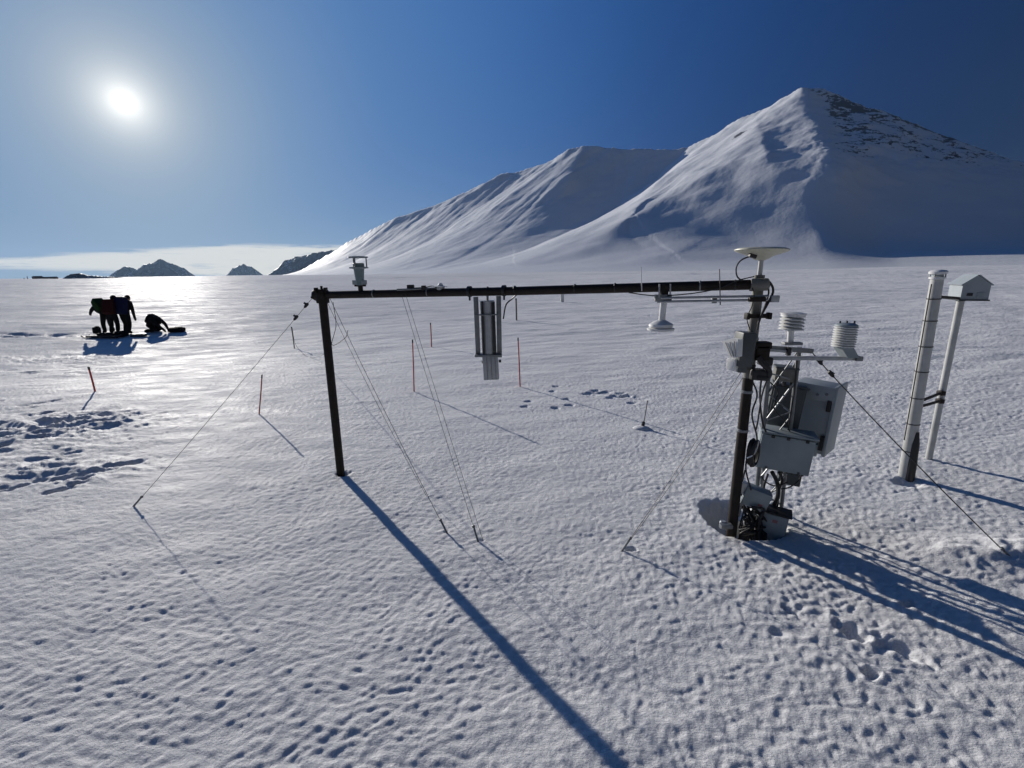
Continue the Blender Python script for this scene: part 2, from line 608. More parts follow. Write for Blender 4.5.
# ------------------------------------------------------------------ the mountain
def line3(pts, step=25.0):
    P = []
    for px, py, d in pts:
        r = ray(px, py); hd = math.hypot(r.x, r.y)
        P.append(CAMP + r * (d / hd))
    out = []
    for a, b in zip(P, P[1:]):
        n = max(1, int((b - a).length / step))
        out += [a.lerp(b, k / n) for k in range(n)]
    out.append(P[-1])
    return np.array([tuple(p) for p in out])


def near_line(X, Y, pts, z0=None):
    """distance to the polyline and the height on it"""
    best = np.full(X.shape, 1e9); hz = np.zeros(X.shape); side = np.zeros(X.shape)
    for a, b in zip(pts[:-1], pts[1:]):
        dx, dy = b[0] - a[0], b[1] - a[1]
        l2 = dx * dx + dy * dy + 1e-9
        t = np.clip(((X - a[0]) * dx + (Y - a[1]) * dy) / l2, 0, 1)
        ex, ey = X - a[0] - t * dx, Y - a[1] - t * dy
        d = np.hypot(ex, ey)
        w = d < best
        best = np.where(w, d, best)
        hz = np.where(w, a[2] + t * (b[2] - a[2]), hz)
        side = np.where(w, (dx * ey - dy * ex) / math.sqrt(l2) / (d + .5), side)
    return best, hz, side


MAIN = [(285, 281, 3700), (345, 243, 3450), (372, 229, 3300), (400, 217, 3150), (440, 203, 3000), (480, 186, 2850), (530, 169, 2700),
        (565, 152, 2580), (585, 147, 2540), (630, 149, 2450), (685, 149, 2350), (720, 133, 2280), (742, 120, 2240),
        (775, 107, 2180), (797, 94, 2130), (806, 91, 2110), (824, 93, 2110), (838, 101, 2140), (880, 113, 2230), (950, 141, 2350), (1024, 169, 2500),
        (1100, 205, 2650), (1250, 262, 2900)]
MAIN_L = line3(MAIN, 70.0)


def base_h(X, Y):
    """bare mountain: the highest of the slopes that fall from each stretch of the crest"""
    az_ = np.degrees(np.arctan2(X, Y))
    tw = .115 * sstep(-20, 12, az_)
    h = np.full(X.shape, -50.0); pl = np.full(X.shape, -500.0); dm = np.full(X.shape, 1e9); hzm = np.full(X.shape, 8.0)
    for a, b in zip(MAIN_L[:-1], MAIN_L[1:]):
        dx, dy = b[0] - a[0], b[1] - a[1]
        t = np.clip(((X - a[0]) * dx + (Y - a[1]) * dy) / (dx * dx + dy * dy), 0, 1)
        d = np.hypot(X - a[0] - t * dx, Y - a[1] - t * dy)
        hz = np.maximum(a[2] + t * (b[2] - a[2]), 8)
        q = np.clip(1 - d / (2.15 * hz), 0, 1)
        h = np.maximum(h, hz * ((1 - tw) * q ** 1.7 + tw * np.exp(-d / (2.6 * hz))))
        pl = np.maximum(pl, hz - .60 * d)               # the plane right-hand face
        w = d < dm
        dm = np.where(w, d, dm); hzm = np.where(w, hz, hzm)
    fl = 34 - 28 * sstep(800, 1650, dm)
    pl = fl + 10 * np.logaddexp(0, (pl - fl) / 10)
    pl = pl * (1 - sstep(1500, 2600, dm))
    k = sstep(29.5, 36.0, az_ + .025 * np.minimum(0, h - 130) - .5)
    return h * (1 - k) + pl * k, dm, hzm


def drape(px, py, prom):
    """where the line of sight meets a surface prom metres above the bare slope"""
    r = ray(px, py); hd = math.hypot(r.x, r.y)
    D = np.arange(1000, 4200, 6.0)
    x, y, z = r.x / hd * D, r.y / hd * D, CAM_Z + r.z / hd * D
    h = base_h(x, y)[0]
    h = h + prom * sstep(15, 60, h)
    w = np.where(h >= z)[0]
    k = w[0] if len(w) else np.argmin(z - h)
    return x[k], y[k], z[k]


# crest paths on the mountain side: places of the photo, rise above the bare slope, width
SPURS = [   # path, rise, width on the left, width on the right
    ([(388, 238), (400, 230), (412, 224), (436, 212), (455, 202), (472, 193), (488, 182), (503, 173), (522, 163), (540, 156)], 34, 150, 50),
    ([(330, 262), (342, 254), (356, 246), (380, 232)], 14, 90, 45),
    ([(455, 240), (476, 224), (488, 214), (500, 205), (520, 190), (540, 176)], 16, 90, 45),
    ([(586, 148), (580, 158), (574, 169), (568, 180), (560, 191), (548, 202)], 50, 190, 60),
    ([(742, 123), (728, 131), (714, 140), (702, 149), (690, 159), (678, 170), (667, 180), (656, 191), (647, 202), (636, 212)], 46, 90, 320),
    ([(672, 198), (655, 204), (640, 209), (626, 216), (612, 225), (600, 236)], 58, 200, 42),
    ([(752, 126), (755, 136), (758, 147), (763, 160), (768, 173), (774, 186), (782, 200)], 44, 210, 50),
    ([(806, 93), (810, 108), (815, 123), (822, 142), (832, 160), (838, 178), (842, 194), (846, 208)], 80, 135, 110),
    ([(700, 228), (682, 234), (662, 240), (640, 246)], 30, 140, 45),
    ([(480, 246), (500, 243), (520, 242)], 8, 80, 40),
]
ma = np.linspace(-R(30), R(64), 900)
mr_ = rings([(500, 1250, .012), (1250, 3200, .0042), (3200, 4600, .008), (4600, 7000, .05)])
A_, R_ = np.meshgrid(ma, mr_)
X, Y = R_ * np.sin(A_), R_ * np.cos(A_)
# warp so that nothing runs ruler straight
wx = 40 * fbm(X / 420, Y / 420, 101, 4); wy = 40 * fbm(X / 420, Y / 420, 102, 4)
hm, d, hz = base_h(X + .35 * wx, Y + .35 * wy)
crest = np.exp(-d / 160)
for pts, pr, wl, wr in SPURS:
    n_ = len(pts)
    l = []
    for k_, (px, py) in enumerate(pts):
        p_ = pr * min(1.0, .10 + 1.3 * k_ / n_) * (1 - sstep(.6, 1.0, (k_ + 1) / n_) * .95)
        x_, y_, _z = drape(px, py, p_)
        l.append((x_, y_, p_))
    l = np.array([tuple(v) for v in spline(l, 3)])
    U, V = X + wx * .35, Y + wy * .35
    m_ = 3.0 * max(wl, wr)
    box = (U > l[:, 0].min() - m_) & (U < l[:, 0].max() + m_) & (V > l[:, 1].min() - m_) & (V < l[:, 1].max() + m_)
    u, v = U[box], V[box]
    var = 1 + .16 * fbm(X[box] / 200, Y[box] / 200, 111, 2)
    rise = np.zeros(u.shape)
    for a, b in zip(l[:-1], l[1:]):
        dx, dy = b[0] - a[0], b[1] - a[1]
        l2 = dx * dx + dy * dy + 1e-6
        t = np.clip(((u - a[0]) * dx + (v - a[1]) * dy) / l2, 0, 1)
        ex, ey = u - a[0] - t * dx, v - a[1] - t * dy
        dd = np.sqrt(ex * ex + ey * ey + 64) - 8
        sd = (dx * ey - dy * ex) / math.sqrt(l2) / (dd + 4)
        wdt = (wl + (wr - wl) * (.5 + .5 * np.clip(sd, -1, 1))) * var
        rise = np.maximum(rise, (a[2] + t * (b[2] - a[2])) * np.exp(-(dd / wdt) ** 1.2))
    hm[box] += rise
# gullies running down the fall line, and broken rock near the crest
along = (X * .72 - Y * .69) + .6 * wx
acr = (X * .69 + Y * .72)
hi = sstep(50, 300, hm)
azd = np.degrees(np.arctan2(X, Y))
soft = 1 - .6 * sstep(14, 24, azd)
hm = hm + hi * soft * (4 * ridged(along / 260, acr / 1000, 120, 2) + 2.2 * fbm(along / 46, acr / 260, 130, 4))
rockmask = sstep(130, 300, hm) * sstep(28.0, 33.5, azd)
hm = hm + sstep(200, 420, hm) * np.exp(-d / 90) * 7 * fbm(X / 130, Y / 130, 140, 5, .55)
hm = hm + rockmask * 5 * fbm(X / 60, Y / 60, 150, 5, .6)
spurrock = sstep(150, 350, hm) * sstep(.1, .8, fbm(X / 260, Y / 260, 155, 3))
hm = hm + spurrock * soft * 2 * fbm(X / 60, Y / 60, 156, 4, .6)
hm = hm + (1.0 + 1.6 * hi) * fbm(X / 150, Y / 95, 160, 4)
edge = np.minimum(sstep(-R(30), -R(26), A_), 1 - sstep(4600, 6500, R_)) * sstep(520, 1500, R_)
hm = -4 + (hm + 1.5) * edge
cl = ridged(X / 110, Y / 110, 170, 4)
ox, oy, _ = drape(741, 141, 10)
outcrop = np.exp(-(np.hypot(X - ox, Y - oy) / 60) ** 2)
rs_ = ray(817, 96); hs_r = math.hypot(rs_.x, rs_.y)
sx_, sy_ = rs_.x / hs_r * 2085, rs_.y / hs_r * 2085
outcrop = np.maximum(outcrop, 1.05 * np.exp(-(np.hypot(X - sx_, Y - sy_) / 55) ** 2))
rock = -1.0 + np.maximum(rockmask * (.42 + .16 * sstep(.1, 1.3, cl) - .00022 * d + .03 * sstep(38, 46, azd)), .47 * outcrop) \
    + .30 * np.exp(-d / 45) * sstep(100, 250, hm) * (1 - rockmask) * sstep(-.1, .9, pn(X / 120, Y / 120, 171)) + .15 * spurrock * sstep(.4, 1.2, cl) * sstep(0, .5, hi)
mountain = grid_mesh('mountain', X, Y, hm, mountain_material('mountain_snow', 1.0), rock=rock)
tag(mountain, kind='structure')


def far_hill(name, pts, width, s0, material, seed, steps=(220, 90)):
    l = line3(pts, 80)
    c = l.mean(0)
    az0 = math.atan2(l[0][0], l[0][1]); az1 = math.atan2(l[-1][0], l[-1][1])
    dm = np.hypot(l[:, 0], l[:, 1])
    aa = np.linspace(az0 - R(2.5), az1 + R(2.5), steps[0])
    rr = np.linspace(dm.min() - width, dm.max() + width, steps[1])
    A, Rr = np.meshgrid(aa, rr)
    X, Y = Rr * np.sin(A), Rr * np.cos(A)
    d, hz, sd = near_line(X, Y, l)
    sc = max(hz.max(), 1)
    h = hz - s0 * d + .08 * sc * ridged(X / (sc * .8), Y / (sc * .8), seed, 5, .6) * sstep(0, sc * .5, hz)
    h = np.maximum(h, -25)
    o = grid_mesh(name, X, Y, h, material, rock=np.full(X.shape, -1.0) + .12 * sstep(.2, .9, ridged(X / sc, Y / sc, seed + 5, 3)))
    tag(o, kind='structure')
    return o


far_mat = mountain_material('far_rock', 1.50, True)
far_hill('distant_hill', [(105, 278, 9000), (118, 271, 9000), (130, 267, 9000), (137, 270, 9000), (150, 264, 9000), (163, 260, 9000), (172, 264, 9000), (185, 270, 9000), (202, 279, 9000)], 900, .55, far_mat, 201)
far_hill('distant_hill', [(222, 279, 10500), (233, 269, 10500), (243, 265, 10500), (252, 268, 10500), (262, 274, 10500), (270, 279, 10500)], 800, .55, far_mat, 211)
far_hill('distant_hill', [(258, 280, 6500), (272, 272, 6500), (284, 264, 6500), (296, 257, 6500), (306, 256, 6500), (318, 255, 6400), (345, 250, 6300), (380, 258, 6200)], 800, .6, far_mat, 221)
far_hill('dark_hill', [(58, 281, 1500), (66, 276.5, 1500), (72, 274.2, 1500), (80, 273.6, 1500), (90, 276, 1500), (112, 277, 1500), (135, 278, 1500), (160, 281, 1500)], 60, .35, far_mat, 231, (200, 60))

# ------------------------------------------------------------------ pipe frame: post, beam, mast pole
POST_B = ground(341, 476)


def above(base, py):
    """point straight above base that the photo shows at height py"""
    lo, hi_ = 0.0, 4.0
    for _ in range(40):
        m = (lo + hi_) / 2
        if proj(base + Vector((0, 0, m)))[1] > py: lo = m
        else: hi_ = m
    return base + Vector((0, 0, lo))


post_top = above(POST_B, 295)
pole_foot = Vector((POLE_B.x, POLE_B.y, -0.30))
pole_top_y = above(POLE_B, 275)
# lean of the pole so that its head meets the photo
pole_head = at(759.5, 275, POLE_B.y + .04)
beam_r = at(757, 284.5, POLE_B.y + .0)
beam_l = Vector(post_top)
bdir = (beam_r - beam_l).normalized()


def on_beam(px, dz=0.0, dy=0.0):
    lo, hi_ = -.3, 1.3
    for _ in range(40):
        m = (lo + hi_) / 2
        if proj(beam_l.lerp(beam_r, m))[0] < px: lo = m
        else: hi_ = m
    return beam_l.lerp(beam_r, lo) + Vector((0, dy, dz))


fr = empty('pipe_frame', POST_B, 'black pipe frame with thin left post, long horizontal beam and leaning mast pole', 'pipe frame')
MB().tube([POST_B - Vector((0, 0, .25)), post_top + Vector((0, 0, .0))], .040, 16).build('post', M['dark_pipe'], fr)
MB().tube([beam_l - bdir * .07, beam_l.lerp(beam_r, .5) + Vector((0, 0, -.006)), beam_r + bdir * .05], .0345, 16).build('crossbeam', M['dark_pipe'], fr)
MB().tube([pole_foot, pole_foot.lerp(pole_head, .68)], [.038, .036], 16).build('pole', M['dark_pipe'], fr)
o = MB().tube([pole_foot.lerp(pole_head, .67), pole_head], [.0355, .035], 16).build('pole', M['pole'], fr)
o['label'] = 'greyer upper length of the mast pole'
# corner clamp with bolts at the left
m = MB()
m.lathe(post_top - Vector((0, 0, .075)), (0, 0, 1), [(.058, 0), (.060, .02), (.060, .11), (.05, .13)], 14)
m.lathe(beam_l - bdir * .085, bdir, [(.05, 0), (.056, .02), (.056, .13), (.044, .14)], 14)
for s_ in (-1, 1):
    m.box(post_top + Vector((.045 * s_, -.02, .045)), (.022, .06, .05), None, .004)
    m.tube([post_top + Vector((.03 * s_, -.075, .03)), post_top + Vector((.03 * s_, .07, .03))], .009, 8)
m.tube([post_top + Vector((0, 0, .03)), post_top + Vector((.0, 0, .085))], .012, 8)
m.box(post_top + Vector((-.075, 0, -.01)), (.05, .03, .06), Matrix.Rotation(.5, 3, 'Y'), .006)
m.build('clamp', M['dark_pipe'], fr)
m = MB()
pd = (pole_head - pole_foot).normalized()
c = beam_r
m.lathe(c - pd * .045, pd, [(.043, 0), (.047, .01), (.047, .07), (.043, .08)], 14)
m.lathe(c - bdir * .05 - Vector((0, .03, 0)), bdir, [(.038, 0), (.042, .01), (.042, .10), (.03, .11)], 14)
m.box(c + Vector((.058, -.01, 0)), (.04, .05, .05), Matrix.Rotation(.2, 3, 'Y'), .01)
m.build('clamp', M['pole'], fr)
# cable ties and tape round the beam
for px in (374, 428, 515, 575, 615, 700, 735):
    p = on_beam(px)
    MB().lathe(p - bdir * .006, bdir, [(.0352, 0), (.0375, .002), (.0375, .010), (.0352, .012)], 14).build('cable_tie', M['black' if px % 2 else 'galv'], fr)
# clamps along the pole
for py, mt in ((316, 'dark_pipe'), (338, 'galv'), (366, 'black'), (392, 'galv'), (430, 'galv')):
    lo = pole_foot.lerp(pole_head, 0)
    best = min((abs(proj(pole_foot.lerp(pole_head, t / 200))[1] - py), t / 200) for t in range(200))[1]
    p = pole_foot.lerp(pole_head, best)
    MB().lathe(p - pd * .012, pd, [(.037, 0), (.0405, .003), (.0405, .019), (.037, .022)], 14).build('band', M[mt], fr)
p316 = at(758, 316, POLE_B.y - .02)
MB().box(p316, (.16, .03, .028), None, .004).box(p316 + Vector((-.075, 0, 0)), (.025, .045, .045), None, .005).box(p316 + Vector((.075, 0, 0)), (.025, .045, .045), None, .005).build('crossbar', M['dark_pipe'], fr)

# ------------------------------------------------------------------ guy wires
ANCH = {'left': ground(133, 507), 'mid': ground(447, 533), 'mid2': ground(478, 541), 'right': ground(622, 551), 'far': ANCH_R}


def guy(name, pts, label, r=.0024, fit=None, anchor=None, group=None):
    g = empty(name, pts[-1], label, 'guy wire', group)
    MB().tube(pts, r, 6).build('wire', M['wire'], g)
    if fit:
        for t in fit:
            k = t * (len(pts) - 1); i = int(k)
            p = pts[i].lerp(pts[min(i + 1, len(pts) - 1)], k - i)
            dr = (pts[min(i + 1, len(pts) - 1)] - pts[i]).normalized()
            MB().lathe(p - dr * .03, dr, [(.006, 0), (.014, .008), (.014, .045), (.006, .06)], 8).box(p + Vector((.0, 0, .012)), (.045, .016, .018), Matrix.Rotation(.6, 3, 'Y'), .003).build('wire_clamp', M['black'], g)
    if anchor:
        d_ = (pts[0] - pts[-1]).normalized()
        MB().tube([pts[-1] - d_ * .12, pts[-1] + d_ * .10], .0075, 8).lathe(pts[-1] + d_ * .10, d_, [(.004, 0), (.012, .006), (.012, .02), (.004, .026)], 8).build('anchor_rod', M['galv'], g)
    return g


guy('guy_wire', sag(beam_l + Vector((-.07, 0, .0)), ANCH['left'], .012), 'thin guy wire from the left beam end down to snow further left', fit=(.05, .11), anchor=True)
a0 = on_beam(331, -.03)
guy('guy_wire', sag(a0 + Vector((-.015, 0, 0)), ANCH['mid'], .03), 'slack guy wire from just right of the left post clamp to nearer snow', anchor=True)
guy('guy_wire', sag(on_beam(325, -.03), ground(427, 497), .05), 'second wire beside the left post, hanging lower and ending sooner in the snow', r=.0019)
a0 = on_beam(402, -.0, -.03)
guy('guy_wire', sag(a0, ANCH['mid2'], .02), 'left strand of the wire pair tied below the small radiometer arm', r=.0019, anchor=True)
guy('guy_wire', sag(on_beam(406, 0, -.03), ANCH['mid2'] + Vector((.035, .02, 0)), .012), 'right strand of the wire pair tied below the small radiometer arm', r=.0019)
pg = at(741, 372, POLE_B.y - .03)
guy('guy_wire', sag(pg, ANCH['right'], .012), 'left strand of the wire pair running from mast pole to snow anchor', r=.0021, anchor=True)
guy('guy_wire', sag(at(742.5, 378, POLE_B.y - .03), ANCH['right'] + Vector((.03, .015, .03)), .03), 'right strand of the wire pair running from mast pole to snow anchor', r=.0021)
LY = POLE_B.y + .22
gs = [at(810, 350, LY + .02), at(816, 357, LY + .02)]
guy('guy_wire', gs + sag(at(820, 362, LY), ANCH['far'], .02), 'dark cable stretched from the lattice arm down to the snow at the right edge', r=.0040, fit=(.12, .18), anchor=True)

# loose cable that hangs from the left clamp and a low slack rope behind the post
lc = empty('loose_cable', post_top, 'thin loose cable hanging in a curve beside the left post', 'cable')
MB().tube(spline([at(333, 302, POST_B.y - .05), at(336, 325, POST_B.y - .05), at(332, 345, POST_B.y - .03), at(345, 338, POST_B.y - .1), at(348, 330, POST_B.y - .1)]), .003, 6).build('strand', M['cable'], lc)
gA = ground(293, 351)
rp = empty('slack_cord', gA, 'thin slack cord drooping from the short stake toward the left post', 'cord')
MB().tube(spline([at(292, 327, gA.y), at(296, 345, gA.y * .97), at(308, 357, gA.y * .9), at(320, 356, gA.y * .8), at(331, 348, POST_B.y + .05)]), .004, 6).build('strand', M['cable'], rp)

# ------------------------------------------------------------------ instruments on the beam
# 1. sonic anemometer standing on the left part of the beam
p0 = on_beam(361, .03)
sa = empty('sonic_anemometer', p0, 'grey green wind sensor with round cage head upright on the left of the beam', 'wind sensor')
k = (p0.y / F) * 1.03          # metres per photo pixel at the beam


def upz(p, h): return Vector((p.x - .004 * h * 10, p.y, p.z + h))


MB().lathe(p0 - Vector((0, 0, .0)), (0, 0, 1), [(.022, 0), (.022, 3 * k + .05)], 12).box(p0 + Vector((0, 0, .055)), (.10, .035, .035), None, .004).build('mount', M['dark_pipe'], sa)
MB().lathe(p0 + Vector((0, 0, .05)), (0, 0, 1), [(.036, 0), (.036, .03), (.043, .10), (.050, .165), (.05, .19), (.044, .195)], 16).build('body', mat('grey_green_body', (.20, .27, .28), .45, .1), sa)
MB().box(p0 + Vector((0, -.01, .075)), (.125, .04, .04), None, .005).build('bracket', M['box'], sa)
zt = .215
MB().lathe(p0 + Vector((0, 0, .195)), (0, 0, 1), [(.05, 0), (.085, .004), (.085, .016), (.05, .02)], 20).build('lower_plate', M['box'], sa)
MB().lathe(p0 + Vector((0, 0, .288)), (0, 0, 1), [(.05, 0), (.09, .003), (.086, .014), (.03, .020)], 20).build('upper_plate', M['box'], sa)
for q in range(3):
    a = 2 * math.pi * q / 3 + .4
    c = p0 + Vector((.07 * math.cos(a), .07 * math.sin(a), .21))
    MB().tube([c, c + Vector((0, 0, .08))], .006, 8).build('prong', M['galv'], sa)
for q in range(4):
    a = 2 * math.pi * q / 4 + .8
    c = p0 + Vector((.035 * math.cos(a), .035 * math.sin(a), .213))
    MB().lathe(c, (0, 0, 1), [(.009, 0), (.009, .02), (.004, .026)], 8).build('transducer', M['black'], sa)

# 2. horizontal radiometer arm on the beam
p0 = on_beam(422, .048)
ra = empty('radiometer_arm', p0, 'small horizontal radiometer arm with a white dome clamped on top of the beam', 'radiation sensor')
al, ar = at(397, 289.8, p0.y + .03), at(444, 288.0, p0.y - .06)
MB().tube([al, ar], .009, 8).build('arm', M['galv'], ra)
MB().box(on_beam(411, .045), (.06, .05, .05), None, .006).build('clamp', M['black'], ra)
MB().box(on_beam(424, .04), (.035, .06, .04), None, .005).build('clamp', M['black'], ra)
q = al.lerp(ar, .93)
MB().lathe(q - Vector((0, 0, .02)), (0, 0, 1), [(.034, 0), (.036, .01), (.036, .036), (.026, .042)], 16).build('housing', M['galv_light'], ra)
MB().ball(q + Vector((0, 0, .022)), .022, 2).build('dome', M['white'], ra)
MB().lathe(q + Vector((0, 0, .010)), (0, 0, 1), [(.034, 0), (.06, .002), (.06, .006), (.034, .008)], 18).build('shade_ring', M['white'], ra)
MB().tube(spline([q - Vector((.02, 0, .0)), q + Vector((-.07, .0, .018)), al.lerp(ar, .6) + Vector((0, 0, .012)), al.lerp(ar, .3) + Vector((0, 0, .01)), on_beam(408, .04)]), .004, 6).build('lead', M['cable'], ra)

# 3. hanging silver instrument in its frame
pc = on_beam(488.5, -.032)
Yh = pc.y - .01
hs = empty('hanging_sensor', pc, 'silver ribbed sensor cylinder hanging in a flat steel frame under the middle of the beam', 'hanging sensor')


def quad_plate(m, pa, pb, w, t, y):
    a, b = at(*pa, y), at(*pb, y)
    d_ = (b - a); L_ = d_.length
    ax = d_.normalized()
    xr = Vector((1, 0, 0)); xr = (xr - ax * xr.dot(ax)).normalized()
    rot = Matrix((xr, ax.cross(xr) * -1, ax)).transposed()
    m.box((a + b) / 2, (w, t, L_), rot, .003)
    return m


kk = Yh / F
quad_plate(MB(), (475.8, 297), (478.2, 354), 4.6 * kk, .05, Yh).build('frame_strip', M['galv'], hs)
quad_plate(MB(), (498.6, 296), (499.6, 357), 4.8 * kk, .05, Yh).build('frame_strip', M['galv'], hs)
ca, cb = at(487.4, 300.5, Yh + .01), at(489.6, 355, Yh + .01)
ax = (cb - ca).normalized()
m = MB()
Lc = (cb - ca).length
m.lathe(ca, ax, [(.052, 0), (.062, .004), (.062, Lc)], 12)
m.build('cylinder', M['galv_light'], hs)
m = MB(); quad_plate(m, (493.4, 302), (494.8, 353), 2.6 * kk, .11, Yh + .0).build('dark_rail', M['black'], hs)
m = MB(); quad_plate(m, (482.3, 301), (484.0, 353), 1.0 * kk, .12, Yh + .0).build('dark_rail', M['black'], hs)
ea, eb = at(490.2, 355, Yh), at(491.6, 378.5, Yh)
m = MB()
ax2 = (eb - ea).normalized(); xr = Vector((1, 0, 0)); xr = (xr - ax2 * xr.dot(ax2)).normalized()
m.box((ea + eb) / 2, (15.5 * kk, .125, (eb - ea).length), Matrix((xr, -ax2.cross(xr), ax2)).transposed(), .008)
m.build('end_box', M['galv_light'], hs)
for i, off in enumerate((-.22, .06, .32)):
    c = (ea + eb) / 2 + xr * off * 15.5 * kk - Vector((0, .0645, 0))
    MB().box(c, (.004, .006, (eb - ea).length * .96), Matrix((xr, -ax2.cross(xr), ax2)).transposed()).build('rib', M['galv'], hs)
MB().tube([at(475, 315, Yh - .07), at(499, 314.5, Yh - .07)], .006, 8).build('band', M['galv'], hs)
MB().box((at(476, 354, Yh - .0) + at(501, 355.5, Yh)) / 2, (27 * kk, .13, .018), None, .003).build('crossbar', M['galv'], hs)
for bp in ((483, 362), (500, 361)): MB().box(at(*bp, Yh), (.02, .03, .02)).build('bolt', M['black'], hs)
for px in (469.5, 504):
    MB().lathe(on_beam(px) - bdir * .015, bdir, [(.036, 0), (.046, .004), (.046, .028), (.036, .03)], 12).box(on_beam(px, -.05), (.016, .02, .05), None, .003).build('hanger', M['black'], hs)
MB().tube([on_beam(487.6, .036), ca + Vector((0, 0, -.02))], .010, 8).build('suspension_rod', M['galv'], hs)
cl = empty('loose_cable', on_beam(515, -.03), 'short black cable curling down from the beam right of the hanging silver sensor', 'cable')
MB().tube(spline([on_beam(517, -.032), at(512, 299, Yh), at(506, 305, Yh - .02), at(503.3, 319, Yh - .02)]), .006, 8).build('strand', M['cable'], cl)

# 4. downward radiation sensor hanging on an arm near the mast
ps = on_beam(661.5, -.03)
Ys = ps.y - .01
ks = Ys / F
ds = empty('snow_depth_sensor', ps, 'white mushroom shaped sensor hanging under the beam beside the mast', 'depth sensor')
top = at(663.6, 289, Ys); bot = at(661, 322, Ys)
MB().box(at(664, 291, Ys), (.05, .06, .10), None, .006).build('mount', M['dark_pipe'], ds)
MB().tube([at(664.2, 296, Ys), at(661.8, 321, Ys)], .024, 14).build('stem', M['white'], ds)
axd = Vector((0, 0, -1))
MB().lathe(at(661.2, 320, Ys), axd, [(.03, 0), (.055, .012), (.085, .03), (.088, .045), (.075, .056), (.098, .06), (.098, .074), (.07, .082)], 24).build('sensor_head', M['white'], ds)
for px in (659.5, 670.5):
    MB().tube([at(px, 284, Ys - .045), at(px - .5, 298, Ys - .045)], .006, 8).build('u_bolt', M['galv_light'], ds)
MB().box(at(663, 298, Ys - .03), (.12, .03, .05), None, .004).build('clamp_plate', M['galv'], ds)
hb = empty('horizontal_rail', at(775, 299, POLE_B.y), 'pair of thin galvanised rails running from the mushroom sensor to the mast pole', 'rail')
for py, dy in ((298.3, 0), (302.0, 0)):
    MB().tube([at(657, py - .2, Ys - .03), at(768, py - 2.3, POLE_B.y - .055)], .0085, 8).build('rail', M['galv_light'], hb)
MB().box(at(774.5, 298.8, POLE_B.y - .055), (.055, .03, .045), None, .003).build('end_plate', M['galv_light'], hb)
MB().box(at(714, 300.2, (Ys + POLE_B.y) / 2 - .04), (.035, .02, .04), None, .003).build('spacer', M['galv'], hb)
MB().box(at(757, 299.5, POLE_B.y - .058), (.11, .03, .03), None, .003).build('clamp', M['dark_pipe'], hb)
# cable slung beneath and above the beam
bc = empty('beam_cable', on_beam(640), 'black cable slung loosely under the right half of the beam', 'cable')
MB().tube(spline([on_beam(628, -.035, -.03), on_beam(645, -.055, -.03), on_beam(661, -.062, -.04), on_beam(690, -.05, -.04), on_beam(715, -.02, -.045), on_beam(735, .03, -.03), on_beam(752, .055, -.02)]), .0045, 6).build('strand', M['cable'], bc)
# thin aerials on the beam
for (px, y0, y1, mt, lab) in ((641, 267, 291, 'white', 'thin white whip aerial standing on the beam left of the mushroom sensor'),
                              (719.5, 269, 305, 'wood', 'dark thin whip aerial crossing the beam left of the mast')):
    b_ = on_beam(px)
    w = MB().tube([at(px + .8, y1, b_.y - .042), at(px, y0, b_.y - .042)], [.004, .003], 6).build('whip_aerial', M[mt])
    tag(w, lab, 'aerial')

# 5. satellite antenna on the mast head
ah = Vector(pole_head)
ga = empty('satellite_antenna', ah, 'flat cream disc antenna on top of the mast pole', 'antenna')
MB().tube([ah - Vector((0, 0, .03)), at(761.5, 258, ah.y)], .016, 12).build('stem', M['pvc'], ga)
dc = at(760.5, 259.5, ah.y)
tilt = Vector((.03, .02, 1))
kd = ah.y / F
MB().lathe(dc, tilt, [(.028, -.005), (.045, .002), (.075, .022), (.13, .040), (23.2 * kd, .054), (24.4 * kd, .060), (24.2 * kd, .066), (.15, .074), (.05, .078)], 40).build('disc', M['cream'], ga)
MB().box(at(752.5, 256, ah.y - .05), (.05, .03, .025), Matrix.Rotation(.3, 3, 'Y'), .005).build('connector', M['black'], ga)
MB().tube(spline([at(751, 256, ah.y - .05), at(741.5, 260, ah.y - .05), at(736.5, 267, ah.y - .05), at(737, 276, ah.y - .045), at(742, 281, ah.y - .04)]), .005, 8).build('lead', M['cable'], ga)
# cable loops at the mast head
for i, (pts, lab) in enumerate((([(764, 279), (771, 284), (773, 292), (768, 303), (762, 314), (758, 324)], 'outer black cable looping from the mast head down the right of the pole'),
                                ([(765, 280), (768, 286), (768.5, 294), (765, 306), (760, 318), (757, 330)], 'inner black cable looping close along the right of the mast head'),
                                ([(752, 288), (754, 294), (752, 306), (747, 318), (750, 330)], 'thin black cable along the left of the mast head'))):
    w = MB().tube(spline([at(x, y, POLE_B.y - .05) for x, y in pts]), (.008, .006, .0035)[i], 8).build('mast_cable', M['cable'])
    tag(w, lab, 'cable')

